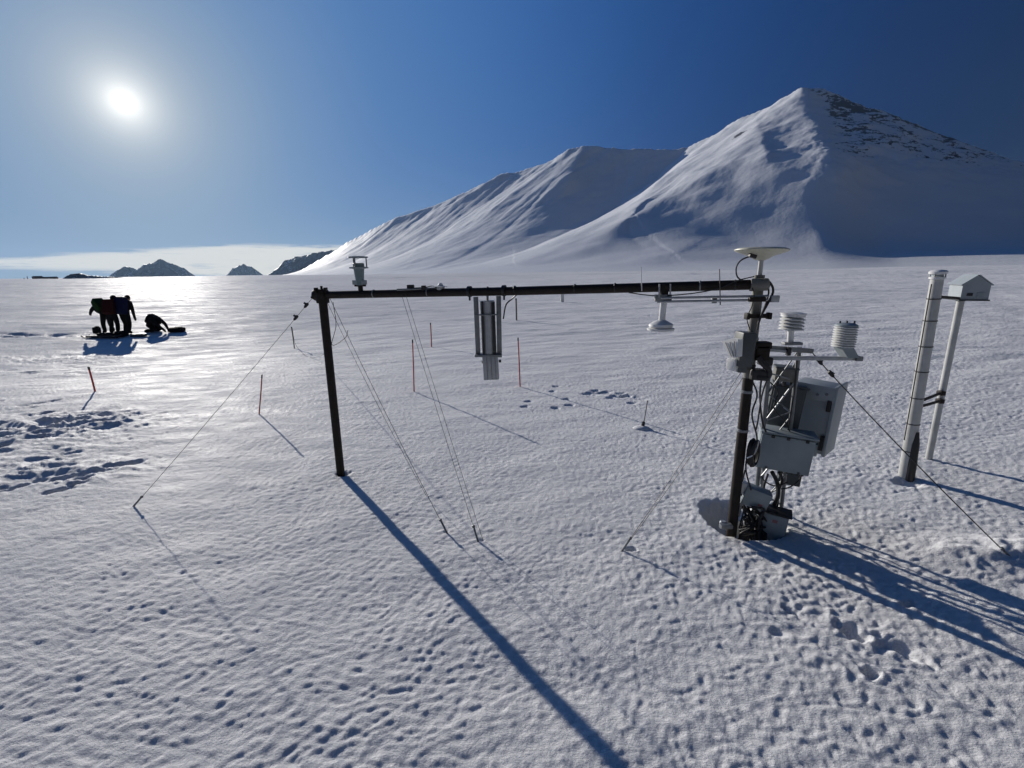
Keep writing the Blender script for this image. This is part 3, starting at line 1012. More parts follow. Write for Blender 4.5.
# ------------------------------------------------------------------ lattice mast
LB = Vector((at(771, 520, POLE_B.y + .20).x, POLE_B.y + .22, -.26))
YL = POLE_B.y + .18
lm = empty('lattice_mast', LB, 'galvanised lattice mast section standing right behind the dark pole in its snow hollow', 'lattice mast')
legs = [(at(770, 362, YL), at(752, 534, YL)), (at(799.5, 347, YL), at(778, 534, YL)), (at(775, 372, YL + .26), at(757, 520, YL + .26))]
legs = [(a, b - (a - b).normalized() * .25) for a, b in legs]
for a, b in legs:
    MB().tube([a, b], .0165, 10).build('leg', M['galv'], lm)
m_all = []
for (i, j) in ((0, 1), (1, 2), (2, 0)):
    a, b = legs[i]; c, d_ = legs[j]
    n = 7
    for q in range(n):
        t0, t1 = q / n, (q + 1) / n
        p, r_ = (a.lerp(b, t0 + .05), c.lerp(d_, t1)) if q % 2 == 0 else (c.lerp(d_, t0), a.lerp(b, t1))
        MB().tube([p, r_], .0065, 6).build('brace', M['galv_light'], lm)
        if i < 1:
            p, r_ = (a.lerp(b, t0), c.lerp(d_, t1)) if q % 2 else (c.lerp(d_, t0), a.lerp(b, t1))
            MB().tube([p - Vector((0, .014, 0)), r_ - Vector((0, .014, 0))], .0055, 6).build('brace', M['galv'], lm)
for t in (.28, .5, .75):
    MB().tube([legs[0][0].lerp(legs[0][1], t), legs[1][0].lerp(legs[1][1], t)], .006, 6).build('rung', M['galv'], lm)

# upper cross arm and long lower arm
def arm(name, label, pa, pb, ya, yb, w, t, mt):
    a, b = at(*pa, ya), at(*pb, yb)
    d_ = (b - a).normalized()
    zz = Vector((0, 0, 1)); zz = (zz - d_ * zz.dot(d_)).normalized()
    rot = Matrix((d_, zz.cross(d_), zz)).transposed()
    e = empty(name, a, label, 'arm')
    MB().box((a + b) / 2, ((b - a).length, t, w), rot, .004).build('bar', M[mt], e)
    return e, rot


YA = POLE_B.y + .05
e, rot = arm('cross_arm', 'short upper galvanised arm that carries the five plate radiation shield', (750, 346.5), (812, 351), YA, YA + .10, .034, .034, 'galv')
MB().box(at(775, 350.5, YA + .02), (.28, .02, .02), rot, .003).build('stiffener', M['galv_light'], e)
MB().box(at(760, 352, YA - .02), (.10, .09, .11), None, .01).build('clamp', M['dark_pipe'], e)
e, rot = arm('cross_arm', 'long lower galvanised arm reaching right to the leaning radiation shield', (758, 358), (859, 358.5), YA + .02, YA + .12, .026, .04, 'galv_light')
MB().box(at(857, 358.3, YA + .11), (.05, .06, .034), rot, .003).build('end_plate', M['galv'], e)
MB().box(at(765, 361, YA), (.08, .08, .06), None, .01).build('clamp', M['black'], e)


def shield(c, axis, n, r, pitch, capr, mtname='white'):
    """stack of white louvre plates"""
    out = []
    for i in range(n):
        h = i * pitch
        out.append((h, [(r * .62, h), (r, h + .001), (r * 1.0, h + .006), (r * .80, h + pitch * .72), (r * .62, h + pitch * .74)]))
    return out


# five plate shield
sb = at(790.5, 343, YA + .08)
rs = empty('radiation_shield', sb, 'upright white radiation shield with five wide plates on a short stem', 'radiation shield')
MB().tube([at(790, 345, YA + .08), at(791, 329, YA + .08)], .022, 12).build('stem', M['white'], rs)
MB().box(at(792, 343.5, YA + .06), (.13, .05, .02), None, .003).build('base_plate', M['galv'], rs)
MB().box(at(788.5, 351.5, YA + .03), (.028, .028, .06), None, .006).build('plug', M['black'], rs)
base = at(791, 329.5, YA + .08)
axs = Vector((.04, 0, 1)).normalized()
for h, pr in shield(base, axs, 4, 11.6 * kd, .023, 0):
    MB().lathe(base, axs, pr, 28).build('plate', M['white'], rs)
MB().lathe(base, axs, [(.06, .092), (11.4 * kd, .093), (11.2 * kd, .100), (.085, .118), (.045, .126), (.01, .127)], 28).build('cap', M['white'], rs)
MB().lathe(base, axs, [(.05, -.004), (.05, .10)], 16).build('core', M['box'], rs)

# leaning many plate shield on the end of the long arm
Y2 = YA + .12
bs = at(857, 358, Y2)
rs = empty('radiation_shield', bs, 'taller leaning white radiation shield with ten narrow rings at the end of the long arm', 'radiation shield')
c0 = at(843, 346.5, Y2); c1 = at(846.5, 325.5, Y2)
ax = (c1 - c0).normalized(); Ls = (c1 - c0).length
npl = 9
for h, pr in shield(c0, ax, npl, 11.0 * kd, Ls / npl, 0):
    MB().lathe(c0, ax, pr, 26).build('plate', M['white'], rs)
MB().lathe(c0, ax, [(.052, -.002), (.056, .01), (.056, Ls)], 16).build('core', M['white'], rs)
MB().lathe(c1, ax, [(.07, -.006), (10.4 * kd, -.004), (10.2 * kd, .006), (.05, .018), (.01, .019)], 26).build('cap', M['box'], rs)
for dx in (-.05, .0, .055):
    MB().tube([c1 + ax * .012 + Vector((dx, 0, 0)), c1 + ax * .034 + Vector((dx, 0, 0))], .006, 8).build('bolt', M['black'], rs)
pa, pb = at(845, 346, Y2 + .0), at(856.5, 358, Y2 + .0)
m = MB()
m.prism([at(841, 347, Y2 - .05), at(853, 346, Y2 - .05), at(859.5, 358, Y2 - .05), at(848, 358, Y2 - .05)], (0, .10, 0))
m.build('bracket', M['box'], rs)

# ------------------------------------------------------------------ boxes on the mast
def rotm(yaw=0, roll=0, pitch=0):
    return (Matrix.Rotation(R(yaw), 3, 'Z') @ Matrix.Rotation(R(pitch), 3, 'X') @ Matrix.Rotation(R(roll), 3, 'Y'))


def loc(c, rot, x, y, z): return Vector(c) + rot @ Vector((x, y, z))


LEAN = 4.0
# main enclosure in front of the lattice
YE = POLE_B.y + .06
ke = YE / F * 1.0
c = at(783.5, 450, YE + .10)
rot = rotm(-22, LEAN)
e = empty('equipment_box', c, 'plain grey equipment box with a broad closed door in front of the lattice mast', 'equipment box')
w_, d_, h_ = .37, .16, .30
MB().box(c, (w_, d_, h_), rot, .008).build('body', M['box'], e)
MB().box(loc(c, rot, 0, -d_ / 2 - .008, -.004), (w_ - .012, .016, h_ - .03), rot, .004).build('door', M['box'], e)
MB().box(loc(c, rot, 0, -.02, h_ / 2 + .006), (w_ + .016, d_ + .05, .012), rot, .003).build('rain_lid', M['box'], e)
for s_ in (-.28, .0, .34):
    MB().box(loc(c, rot, s_ * w_, -d_ / 2 - .02, h_ / 2 - .025), (.022, .012, .022), rot, .003).build('latch', M['black'], e)
for s_ in (-.3, .3):
    MB().box(loc(c, rot, s_ * w_, -d_ / 2 - .018, -h_ / 2 + .018), (.016, .008, .016), rot, .002).build('latch', M['box_dark'], e)
for q in range(5):
    cc = loc(c, rot, .02 + q * .035, 0, -h_ / 2)
    MB().lathe(cc, rot @ Vector((0, 0, -1)), [(.013, 0), (.013, .02), (.009, .035)], 8).build('cable_gland', M['black'], e)
# lower continuation box behind it
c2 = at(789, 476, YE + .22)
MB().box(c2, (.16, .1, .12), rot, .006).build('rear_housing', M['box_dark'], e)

# large cabinet turned to the right
YC = POLE_B.y + .42
c = at(813, 415, YC)
rot = rotm(-48, 3)
e = empty('equipment_cabinet', c, 'tall grey cabinet mounted at an angle on the right side of the mast', 'cabinet')
w_, d_, h_ = .275, .20, .56
MB().box(c, (w_, d_, h_), rot, .008).build('body', M['shelter'], e)
MB().box(loc(c, rot, .0, -d_ / 2 - .010, h_ / 2 - .06), (w_ + .012, .02, .12), rot, .003).build('mounting_strip', M['shelter'], e)
for s_, z_ in ((-.34, -.07), (-.12, -.05), (.12, -.075), (.34, -.06)):
    cc = loc(c, rot, s_ * w_, -d_ / 2 - .02, h_ / 2 + z_)
    MB().lathe(cc, rot @ Vector((0, -1, 0)), [(.011, 0), (.011, .006), (.007, .009)], 8).build('bolt', M['galv'], e)
MB().box(loc(c, rot, w_ / 2 - .015, -d_ / 2 - .014, h_ / 2 - .15), (.03, .028, .09), rot, .004).build('hinge', M['black'], e)
MB().box(loc(c, rot, w_ / 2 - .015, -d_ / 2 - .014, -h_ / 2 + .10), (.03, .028, .12), rot, .004).build('hinge', M['black'], e)
MB().box(loc(c, rot, w_ / 2 + .012, .02, .0), (.024, d_ + .07, h_ + .02), rot, .006).build('door', M['shelter'], e)
MB().box(loc(c, rot, w_ / 2 - .08, -d_ / 2 - .012, -h_ / 2 + .03), (.1, .02, .10), rot, .003).build('mounting_strip', M['shelter'], e)

# darker panel box inside the lattice
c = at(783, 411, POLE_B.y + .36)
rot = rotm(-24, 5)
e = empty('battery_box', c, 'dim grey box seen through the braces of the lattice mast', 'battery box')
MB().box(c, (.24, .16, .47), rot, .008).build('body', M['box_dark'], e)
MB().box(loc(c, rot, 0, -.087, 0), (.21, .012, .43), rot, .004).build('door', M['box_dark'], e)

# small instrument on top of lattice
c = at(785, 374, POLE_B.y + .24)
rot = rotm(-20, 3)
e = empty('junction_box', c, 'small weathered grey junction box inside the top of the lattice mast', 'junction box')
MB().box(c, (.15, .12, .10), rot, .008).build('body', M['pole'], e)
MB().box(loc(c, rot, 0, 0, .055), (.16, .13, .014), rot, .004).build('lid', M['box_dark'], e)
for q in range(3):
    cc = loc(c, rot, -.05 + q * .05, -.03, -.05)
    MB().lathe(cc, (0, 0, -1), [(.014, 0), (.014, .02), (.009, .04)], 8).build('cable_gland', M['black'], e)

# tilted small box
c = at(755, 496.5, POLE_B.y + .06)
rot = rotm(-18, 17)
e = empty('junction_box', c, 'small tilted grey junction box with a faint red mark low on the mast', 'junction box')
MB().box(c, (.19, .10, .15), rot, .006).build('body', M['box'], e)
MB().box(loc(c, rot, 0, -.056, 0), (.185, .012, .145), rot, .003).build('lid', M['box'], e)
MB().box(loc(c, rot, .04, -.0628, -.03), (.03, .002, .022), rot).build('mark', M['sticker_red'], e)
MB().box(loc(c, rot, -.115, .0, .04), (.045, .08, .09), rot, .008).build('side_plug', M['white'], e)

# bottom box standing in the hollow
c = at(773.5, 524, POLE_B.y + .04)
rot = rotm(-30, 5)
e = empty('junction_box', c, 'upright grey junction box standing lowest, at the edge of the snow hollow', 'junction box')
MB().box(c, (.175, .13, .23), rot, .007).build('body', M['box'], e)
MB().box(loc(c, rot, 0, -.069, -.003), (.168, .010, .222), rot, .003).build('lid', M['box'], e)
MB().box(loc(c, rot, .0, -.0755, .06), (.035, .002, .026), rot).build('mark', M['sticker_red'], e)
MB().box(loc(c, rot, .01, -.01, .122), (.19, .15, .012), rot, .003).build('rain_lid', M['black'], e)

# ultrasonic/radiation head on the left of pole
YI = POLE_B.y - .02
e = empty('infrared_sensor', at(738, 366, YI), 'sensor unit with a white flared horn on the left side of the mast pole', 'sensor')
c = at(743.5, 349, YI)
rot = rotm(0, 4)
MB().box(c, (.10, .13, .24), rot, .012).build('housing', M['box_dark'], e)
hc = at(735, 352, YI - .0)
hn = Vector((-.90, -.43, 0)).normalized()


def on_plane(px, py, c, n):
    d_ = ray(px, py)
    return CAMP + d_ * ((Vector(c) - CAMP).dot(n) / d_.dot(n))


m = MB()
hpl = at(731, 348, YI - .06)
m.prism([on_plane(px, py, hpl, hn) for px, py in ((721.5, 341.0), (731, 338.5), (738, 339.5), (737, 357), (730, 358.5))], -hn * .05)
m.build('horn', M['white'], e)
for q in range(3):
    a0 = on_plane(725.5 + q * 4.4, 342.5 - q * .6, hpl + hn * .004, hn); a1 = on_plane(731.5 + q * 1.8, 356.5, hpl + hn * .004, hn)
    MB().tube([a0, a1], .0026, 6).build('rib', M['galv'], e)
MB().box(at(733.5, 364, YI), (.07, .07, .085), rotm(-60, 2), .008).build('lower_box', M['white'], e)
MB().box(at(740.5, 364, YI + .01), (.06, .10, .11), rot, .008).build('rear_box', M['box_dark'], e)
MB().box(at(748, 345, YI - .04), (.03, .03, .045), rot, .004).build('clip', M['galv_light'], e)
MB().box(at(748, 357, YI - .045), (.045, .03, .02), rot, .004).build('clip', M['galv_light'], e)

# motor-like clamp block right of pole
e = empty('clamp_block', at(762, 372, YI + .05), 'black clamp block with a bundle of cables joining pole and lattice', 'clamp')
MB().box(at(757, 374, YI + .03), (.13, .12, .075), rotm(0, 6), .012).build('block', M['black'], e)
MB().tube(spline([at(758, 357, YI - .02), at(763, 364, YI - .03), at(769, 370, YI - .03), at(768, 377, YI - .02), at(757, 377, YI - .02)]), .018, 8).build('cable_bundle', M['black'], e)
MB().box(at(760, 345, YI + .05), (.13, .09, .05), rotm(0, 0), .01).build('upper_block', M['dark_pipe'], e)

# tangle of cables low on the mast
rr_ = random.Random(12)
ci = 0
cable_specs = [
    ([(752, 380), (757, 395), (752, 415), (757, 440), (748, 455), (746, 470), (751, 490)], .006, POLE_B.y + .0, 'black cable running down between pole and lattice past the plain grey box'),
    ([(768, 377), (762, 395), (758, 420), (756, 430)], .006, POLE_B.y + .05, 'short black cable dropping from the clamp block toward the plain grey box'),
    ([(772, 472), (777, 482), (778, 495), (774, 505), (770, 512)], .016, POLE_B.y + .12, 'thick black cable trunk under the plain grey box'),
    ([(779, 472), (782, 480), (778, 492), (777, 505), (772, 520)], .011, POLE_B.y + .13, 'second black cable beside the thick trunk under the plain grey box'),
    ([(803, 470), (799, 480), (790, 487), (781, 489)], .005, POLE_B.y + .10, 'thin black cable arcing from the lower right of the plain grey box'),
    ([(761, 476), (766, 482), (776, 486), (788, 482)], .005, POLE_B.y + .12, 'thin black cable crossing just under the plain grey box'),
    ([(756, 508), (749, 515), (752, 524), (762, 528), (760, 516), (754, 511)], .007, POLE_B.y + .02, 'black cable loop left of the lowest junction box'),
    ([(760, 512), (764, 520), (760, 530), (752, 532), (745, 540)], .007, POLE_B.y + .03, 'black cable falling into the snow hollow'),
    ([(764, 366), (760, 392), (762, 420), (766, 432)], .007, POLE_B.y + .10, 'black cable strapped along the left lattice leg above the plain grey box'),
    ([(770, 382), (778, 392), (774, 408), (784, 420), (790, 432)], .005, POLE_B.y + .12, 'thin black cable wandering across the lattice braces'),
    ([(797, 358), (795, 385), (791, 412), (788, 430)], .006, POLE_B.y + .13, 'black cable following the right lattice leg down to the plain grey box'),
    ([(768, 474), (764, 488), (768, 500), (763, 512)], .008, POLE_B.y + .08, 'black cable squeezed between the tilted box and the thick trunk'),
    ([(745, 470), (741, 490), (744, 508), (739, 528)], .006, POLE_B.y + .06, 'black cable descending just right of the dark pole into the hollow'),
    ([(747, 517), (753, 530), (759, 534), (762, 525), (758, 518)], .006, POLE_B.y + .0, 'smaller black cable loop at the bottom of the mast'),
]
for pts, r, y, lab in cable_specs:
    w = MB().tube(spline([at(x, yy, y + .02 * math.sin(i * 2.1)) for i, (x, yy) in enumerate(pts)]), r, 8).build('mast_cable', M['cable'])
    tag(w, lab, 'cable')
m = MB()
for q in range(9):
    c0 = at(rr_.uniform(742, 762), rr_.uniform(512, 534), POLE_B.y + rr_.uniform(.0, .10))
    ps = [c0 + Vector((rr_.uniform(-.09, .09), rr_.uniform(-.05, .05), rr_.uniform(-.10, .10))) for _ in range(6)]
    m.tube(spline(ps + [ps[0]], 6), rr_.uniform(.006, .012), 6)
m.box(at(753, 533, POLE_B.y + .08), (.22, .12, .14), rotm(-20, 3), .02)
tag(m.build('cable_tangle', M['black']), 'black tangle of cables heaped in the snow hollow at the mast foot', 'cables')
# black coil left of main box
m = MB()
cc = at(750.5, 452, POLE_B.y - .0)
for q in range(5):
    ring = []
    for t in range(25):
        a = 2 * math.pi * t / 24
        ring.append(cc + Vector((.038 * math.cos(a) + .004 * q, -.012 * q + .03 * math.cos(a), .095 * math.sin(a) + .012 * math.sin(q * 2))))
    m.tube(ring, .008, 6, cap=False)
tag(m.build('cable_coil', M['black']), 'coiled black cable hanging at the left of the plain grey box', 'cable coil')
w = MB().tube(spline([at(747, 458, POLE_B.y - .06), at(753, 455, POLE_B.y - .08), at(757, 448, POLE_B.y - .07), at(759, 440, POLE_B.y - .05)]), .005, 6).build('pale_cable', M['white'])
tag(w, 'pale cable curving from the black coil up to the plain grey box', 'cable')
# frozen white junction lumps
tag(MB().ball(at(737, 505, POLE_B.y + .12), .05, 3, (1, .8, .9)).ball(at(735, 512, POLE_B.y + .12), .045, 3).build('snow_lump', bpy.data.materials['snow']), 'lump of snow stuck between the dark pole and the lattice leg', 'snow lump')
tag(MB().tube([at(766, 497, POLE_B.y + .15), at(754, 535, POLE_B.y + .15)], .03, 10).build('conduit', M['pvc']), 'pale conduit behind the tilted small box', 'conduit')
# pole foot clamp
e = empty('foot_clamp', at(724, 522, POLE_B.y), 'weathered pipe clamp at the foot of the dark mast pole', 'clamp')
MB().lathe(at(722.5, 528, POLE_B.y), (0, 0, 1), [(.022, 0), (.026, .01), (.026, .05), (.02, .06)], 10).build('collar', M['galv_light'], e)
MB().box(at(726, 526, POLE_B.y - .04), (.09, .05, .03), None, .006).build('plate', M['galv'], e)

# ------------------------------------------------------------------ right hand posts
B1 = ground(903.5, 481)
t1 = above(B1, 277)
t1 = at(937.5, 277, B1.y + .0)
sp = empty('sensor_post', B1, 'thick white post with capped sensor on top and black conduit at its foot', 'post')
b0 = B1 - (t1 - B1).normalized() * .2
MB().tube([b0, t1], [.052, .048], 24).build('tube', M['pvc'], sp)
axp = (t1 - B1).normalized()
for t in (.16, .30, .43, .56, .68, .80, .90):
    p = B1.lerp(t1, t)
    MB().lathe(p, axp, [(.050, 0), (.054, .001), (.054, .008), (.050, .009)], 20).build('band', M['black'], sp)
MB().lathe(t1, axp, [(.048, -.02), (.06, -.015), (.06, .0), (.045, .004)], 24).build('collar', M['white'], sp)
MB().lathe(t1, axp, [(.042, .0), (.042, .03)], 16).build('neck', M['box'], sp)
MB().lathe(t1, axp, [(.05, .022), (.066, .028), (.068, .045), (.055, .058), (.02, .064)], 24).build('cap', M['white'], sp)
for a in range(4):
    c = t1 + Vector((.056 * math.cos(a * 1.57 + .5), .056 * math.sin(a * 1.57 + .5), 0))
    MB().tube([c, c + axp * .03], .005, 6).build('strut', M['galv'], sp)
q = Vector((.014, -.046, 0))
qs = [B1 + q + axp * h - Vector((0, 0, .0)) for h in (-.12, .0, .2, .40, .52)]
MB().tube(qs, [.040, .040, .038, .033, .016], 14).build('conduit', M['black'], sp)
MB().tube(spline([at(931.5, 284, B1.y - .02), at(926, 315, B1.y - .02), at(920, 350, B1.y - .02), at(912.2, 395, B1.y - .02), at(904.2, 440, B1.y - .02)]), .005, 6).build('lead', M['cable'], sp)

B2 = ground(928.5, 459)
t2 = at(961, 299, B2.y)
hp = empty('sensor_hut_pole', B2, 'slim white pole carrying a small white gabled sensor housing', 'pole')
MB().tube([B2 - (t2 - B2).normalized() * .2, t2], .031, 16).build('pole', M['pvc'], hp)
# house shaped box, gable toward viewer
kh = B2.y / F
hx = Vector((math.cos(R(-24)), math.sin(R(-24)), 0)); hyv = Vector((-hx.y, hx.x, 0)); hz_ = Vector((0, 0, 1))
hc = at(967, 298.5, B2.y - .03)
wd, wall, ridge_, dp = .205, .135, .222, .30
def hpnt(x, y, z): return hc + hx * x + hyv * y + hz_ * z
left_off = -.10
m = MB()
prof = [(-wd / 2, 0), (wd / 2, 0), (wd / 2, wall), (0, ridge_), (-wd / 2, wall)]
m.prism([hpnt(x, -dp / 2, z) for x, z in prof], hyv * dp)
hb_ = m.build('housing', M['shelter'], hp, smooth=False)
m = MB()
for s_ in (-1, 1):
    a = Vector((s_ * (wd / 2 + .012), 0, wall - .006)); b = Vector((0, 0, ridge_ + .002))
    n_ = Vector((s_ * (ridge_ - wall), 0, wd / 2)).normalized() * .008
    pr = [a, b, b + n_, a + n_]
    m.prism([hpnt(v.x, -dp / 2 - .012, v.z) for v in pr], hyv * (dp + .024))
m.build('roof', M['shelter'], hp, smooth=False)
MB().box(hpnt(-.04, -dp / 2 - .003, .045), (.042, .006, .026), Matrix((hx, hyv, hz_)).transposed()).build('opening', M['black'], hp)
MB().box(hpnt(.035, -dp / 2 - .003, .042), (.045, .006, .045), Matrix((hx, hyv, hz_)).transposed()).build('label_plate', M['box'], hp)
MB().box(hpnt(0, 0, -.008), (wd + .02, dp + .02, .014), Matrix((hx, hyv, hz_)).transposed()).build('base_plate', M['box_dark'], hp)
MB().lathe(t2 - Vector((0, 0, .02)), (0, 0, 1), [(.034, 0), (.04, .005), (.04, .045), (.034, .05)], 14).build('collar', M['dark_pipe'], hp)
for pa, pb in (((940, 297), (962, 298.5)), ((921, 401), (941, 393)), ((919, 407), (940, 401))):
    a = at(*pa, B1.y + .02); b = at(*pb, B2.y - .03)
    m = MB().tube([a, b], .014, 8)
    m.box(b, (.05, .06, .045), None, .006)
    m.build('brace', M['dark_pipe'], hp)

# ------------------------------------------------------------------ stakes
STK = [
    (95, 391.5, 88.5, 367, .022, 'red', 'red marker stake far left, leaning left', 'stake'),
    (259, 414, 262, 375, .016, 'orange', 'faded orange stake standing between the kneeling person and the left post', 'stake'),
    (414, 391.5, 412.5, 340, .016, 'red', 'tall thin red stake just left of the hanging silver sensor', 'stake'),
    (520, 386.5, 518, 338, .016, 'red', 'red stake just right of the hanging silver sensor', 'stake'),
    (294.5, 349, 291.5, 327, .014, 'wood', 'short dark stake with slack cord left of the left post', 'stake'),
    (431.5, 346.5, 430.5, 323, .014, 'orange', 'short distant brownish stake behind the pair of wires', 'stake'),
    (516.5, 320, 516, 298.5, .02, 'wood', 'thin distant grey stake right under the beam beside the short curling cable', 'stake'),
    (642.5, 428, 647.5, 401, .010, 'wood', 'thin dark rod standing in a small snow mound right of the red stakes', 'rod'),
    (562, 302, 562, 294, .05, 'white', 'tiny pale post far out on the snow beyond the beam', 'post'),
]
for bx, by, tx, ty, r, mt, lab, cat in STK:
    g = ground(bx, by)
    tp = at(tx, ty, g.y)
    dd = (tp - g).normalized()
    e = empty('marker_stake', g, lab, cat, 'marker stakes in the snow')
    rr = .74 * r * max(.8, g.y / 9)
    MB().tube([g - dd * .2, g.lerp(tp, .5) + Vector((.004, 0, 0)), tp], [rr, rr, rr * .95], 8).build('shaft', M[mt], e)
    MB().lathe(tp - dd * .0, dd, [(rr * 1.05, -.05), (rr * 1.15, -.048), (rr * 1.15, .004), (rr * .6, .008)], 8).build('tip', M['black' if mt != 'white' else 'white'], e)
    if bx == 642.5:
        MB().lathe(g + dd * .03, dd, [(.018, 0), (.022, .01), (.022, .05), (.012, .06)], 8).build('collar', M['black'], e)
        tag(MB().ball(g + Vector((-.02, -.02, -.01)), .10, 3, (1.2, .9, .45)).build('snow_mound', bpy.data.materials['snow']), 'small mound of snow around the thin dark rod', 'snow mound')

# ------------------------------------------------------------------ people
def person(base, joints, edges, radii, mt, label, face_dir, head_c, head_r=.105, hair='hat'):
    """joints: name -> local xyz; a single skinned body"""
    root = empty('person', base, label, 'person')
    names = list(joints)
    idx = {n: i for i, n in enumerate(names)}
    vs = [Vector(joints[n]) for n in names]
    ed = [(idx[a], idx[b]) for a, b in edges]
    rd = [radii[n] for n in names]
    # five fingers at each hand
    for hnd in ('hl', 'hr'):
        if hnd not in joints: continue
        el = 'el' if hnd == 'hl' else 'er'
        h = Vector(joints[hnd]); d_ = (h - Vector(joints[el])).normalized()
        side = d_.cross(Vector((0, 1, 0)))
        side = side.normalized() if side.length > .1 else Vector((1, 0, 0))
        for q in range(5):
            if q < 4:
                a = h + side * (.032 * (q - 1.5) / 1.5) + d_ * .05
                b = a + d_ * (.05, .062, .058, .042)[q] * 1.0 + side.cross(d_) * .012
            else:
                a = h + side * .045 + d_ * .01
                b = a + side * .03 + d_ * .035
            i0 = len(vs); vs += [a, b]; rd += [.014, .011]
            ed += [(idx[hnd], i0), (i0, i0 + 1)]
    me = bpy.data.meshes.new('body')
    me.from_pydata(vs, ed, [])
    o = bpy.data.objects.new('body', me)
    COL.objects.link(o)
    o.parent = root
    md = o.modifiers.new('Skin', 'SKIN'); md.use_smooth_shade = True
    for i, sv in enumerate(me.skin_vertices[0].data):
        sv.radius = (rd[i], rd[i]); sv.use_root = (i == 0)
    ss = o.modifiers.new('Sub', 'SUBSURF'); ss.levels = 2; ss.render_levels = 2
    me.materials.append(mt)
    # head and hat
    f = Vector(face_dir).normalized()
    hc = Vector(base) + Vector(head_c)
    rot = f.to_track_quat('-Y', 'Z').to_matrix()
    hm_ = MB()
    hm_.ball(hc, head_r, 3, (.82, .95, 1.12), rot)
    hm_.ball(hc + rot @ Vector((0, -.10, -.01)), .018, 2, (.8, 1.2, 1.4), rot)
    for s_ in (-1, 1):
        hm_.ball(hc + rot @ Vector((.085 * s_, .0, 0)), .022, 2, (.5, 1, 1.4), rot)
    ho = hm_.build('head', M['skin'], root)
    for s_ in (-1, 1):
        MB().ball(hc + rot @ Vector((.035 * s_, -.093, .02)), .011, 1).build('eye', M['black'], root)
    MB().ball(hc + rot @ Vector((0, -.09, -.05)), .02, 1, (1.3, .4, .35), rot).build('mouth', M['jacket_red'], root)
    MB().ball(hc + rot @ Vector((0, .02, .035)), head_r * 1.07, 3, (.86, .98, 1.0), rot).build('hat', M['jacket_black'], root)
    return root


E = [('pel', 'ch'), ('ch', 'nk'), ('nk', 'hd'), ('pel', 'hpl'), ('pel', 'hpr'), ('hpl', 'kl'), ('kl', 'al'), ('al', 'fl'),
     ('hpr', 'kr'), ('kr', 'ar'), ('ar', 'fr'), ('ch', 'sl'), ('ch', 'sr'), ('sl', 'el'), ('el', 'hl'), ('sr', 'er'), ('er', 'hr')]
RAD = dict(pel=.17, ch=.19, nk=.075, hd=.08, hpl=.12, hpr=.12, kl=.085, kr=.085, al=.075, ar=.075, fl=.055, fr=.055,
           sl=.095, sr=.095, el=.07, er=.07, hl=.045, hr=.045)


def bent(dirx, diry, hip, lean, hang, spread, arm_dx=0.0, step=0.0):
    """standing figure bent forward at the hip toward (dirx, diry)"""
    f = Vector((dirx, diry, 0)).normalized(); s = Vector((-f.y, f.x, 0))
    up = Vector((0, 0, 1))
    pel = up * hip
    t = f * math.sin(lean) + up * math.cos(lean)
    ch = pel + t * .40
    nk = pel + t * .58
    hd = nk + (f * math.sin(lean + .35) + up * math.cos(lean + .35)) * .13
    J = dict(pel=pel, ch=ch, nk=nk, hd=hd)
    for n, sg in (('l', 1), ('r', -1)):
        J['hp' + n] = pel + s * .10 * sg - up * .07
        J['k' + n] = pel + s * (.10 + spread * .5) * sg + f * (.08 + step * sg * .5) - up * (hip * .50)
        J['a' + n] = pel + s * (.10 + spread) * sg + f * (-.02 + step * sg) - up * (hip - .09)
        J['f' + n] = J['a' + n] + f * .15 - up * .045
        J['s' + n] = ch + t * .09 + s * .19 * sg
        J['e' + n] = J['s' + n] + f * (.10 + arm_dx) + s * .03 * sg - up * hang * .55
        J['h' + n] = J['e' + n] + f * (.10 + arm_dx * .5) - up * hang * .5
    return J, hd


def pack(root, base, c, size, t_dir, mt, label=None):
    rot = Vector(t_dir).to_track_quat('Z', 'Y').to_matrix()
    bp_ = MB()
    bp_.box(Vector(base) + Vector(c), size, rot, min(size) * .3)
    bp_.box(Vector(base) + Vector(c) + rot @ Vector((0, 0, size[2] * .52)), (size[0] * .85, size[1] * .85, .10), rot, .04)
    o = bp_.build('backpack', mt, root)
    if label: o['label'] = label
    return o


PX = [ground(109.5, 333), ground(115.5, 334), ground(128.0, 333.5)]
J, hd = bent(-1, .45, .80, R(56), .24, .05, .05)
pr1 = person(PX[0], J, E, RAD, M['jacket_black'], 'person in dark clothes bent forward to the left wearing a green backpack', (-.8, .2, -.7), hd, .12)
pack(pr1, PX[0], (-.16, .03, 1.16), (.44, .32, .50), (-.65, .25, .70), M['jacket_green'], 'green backpack')
J, hd = bent(-.2, 1, .82, R(26), .42, .06, .02, .07)
pr2 = person(PX[1], J, E, RAD, M['jacket_black'], 'person in the middle of the bent group wearing a dark red backpack', (-.3, .9, -.5), hd, .12)
pack(pr2, PX[1], (.02, -.08, 1.10), (.46, .32, .54), (-.1, .35, .9), M['jacket_red'], 'dark red backpack')
J, hd = bent(.05, 1, .82, R(24), .62, .09, -.10, .13)
for n_, sg in (('l', 1), ('r', -1)):
    J['e' + n_] += Vector((-.01 * sg, 0, 0)); J['h' + n_] += Vector((-.01 * sg, -.02, 0))
pr3 = person(PX[2], J, E, RAD, M['jacket_black'], 'rightmost of the three bent people with a tall dark blue backpack', (.0, .9, -.4), hd)
pack(pr3, PX[2], (.0, -.08, 1.14), (.44, .28, .66), (.04, .22, .97), M['jacket_blue'], 'tall dark blue backpack')
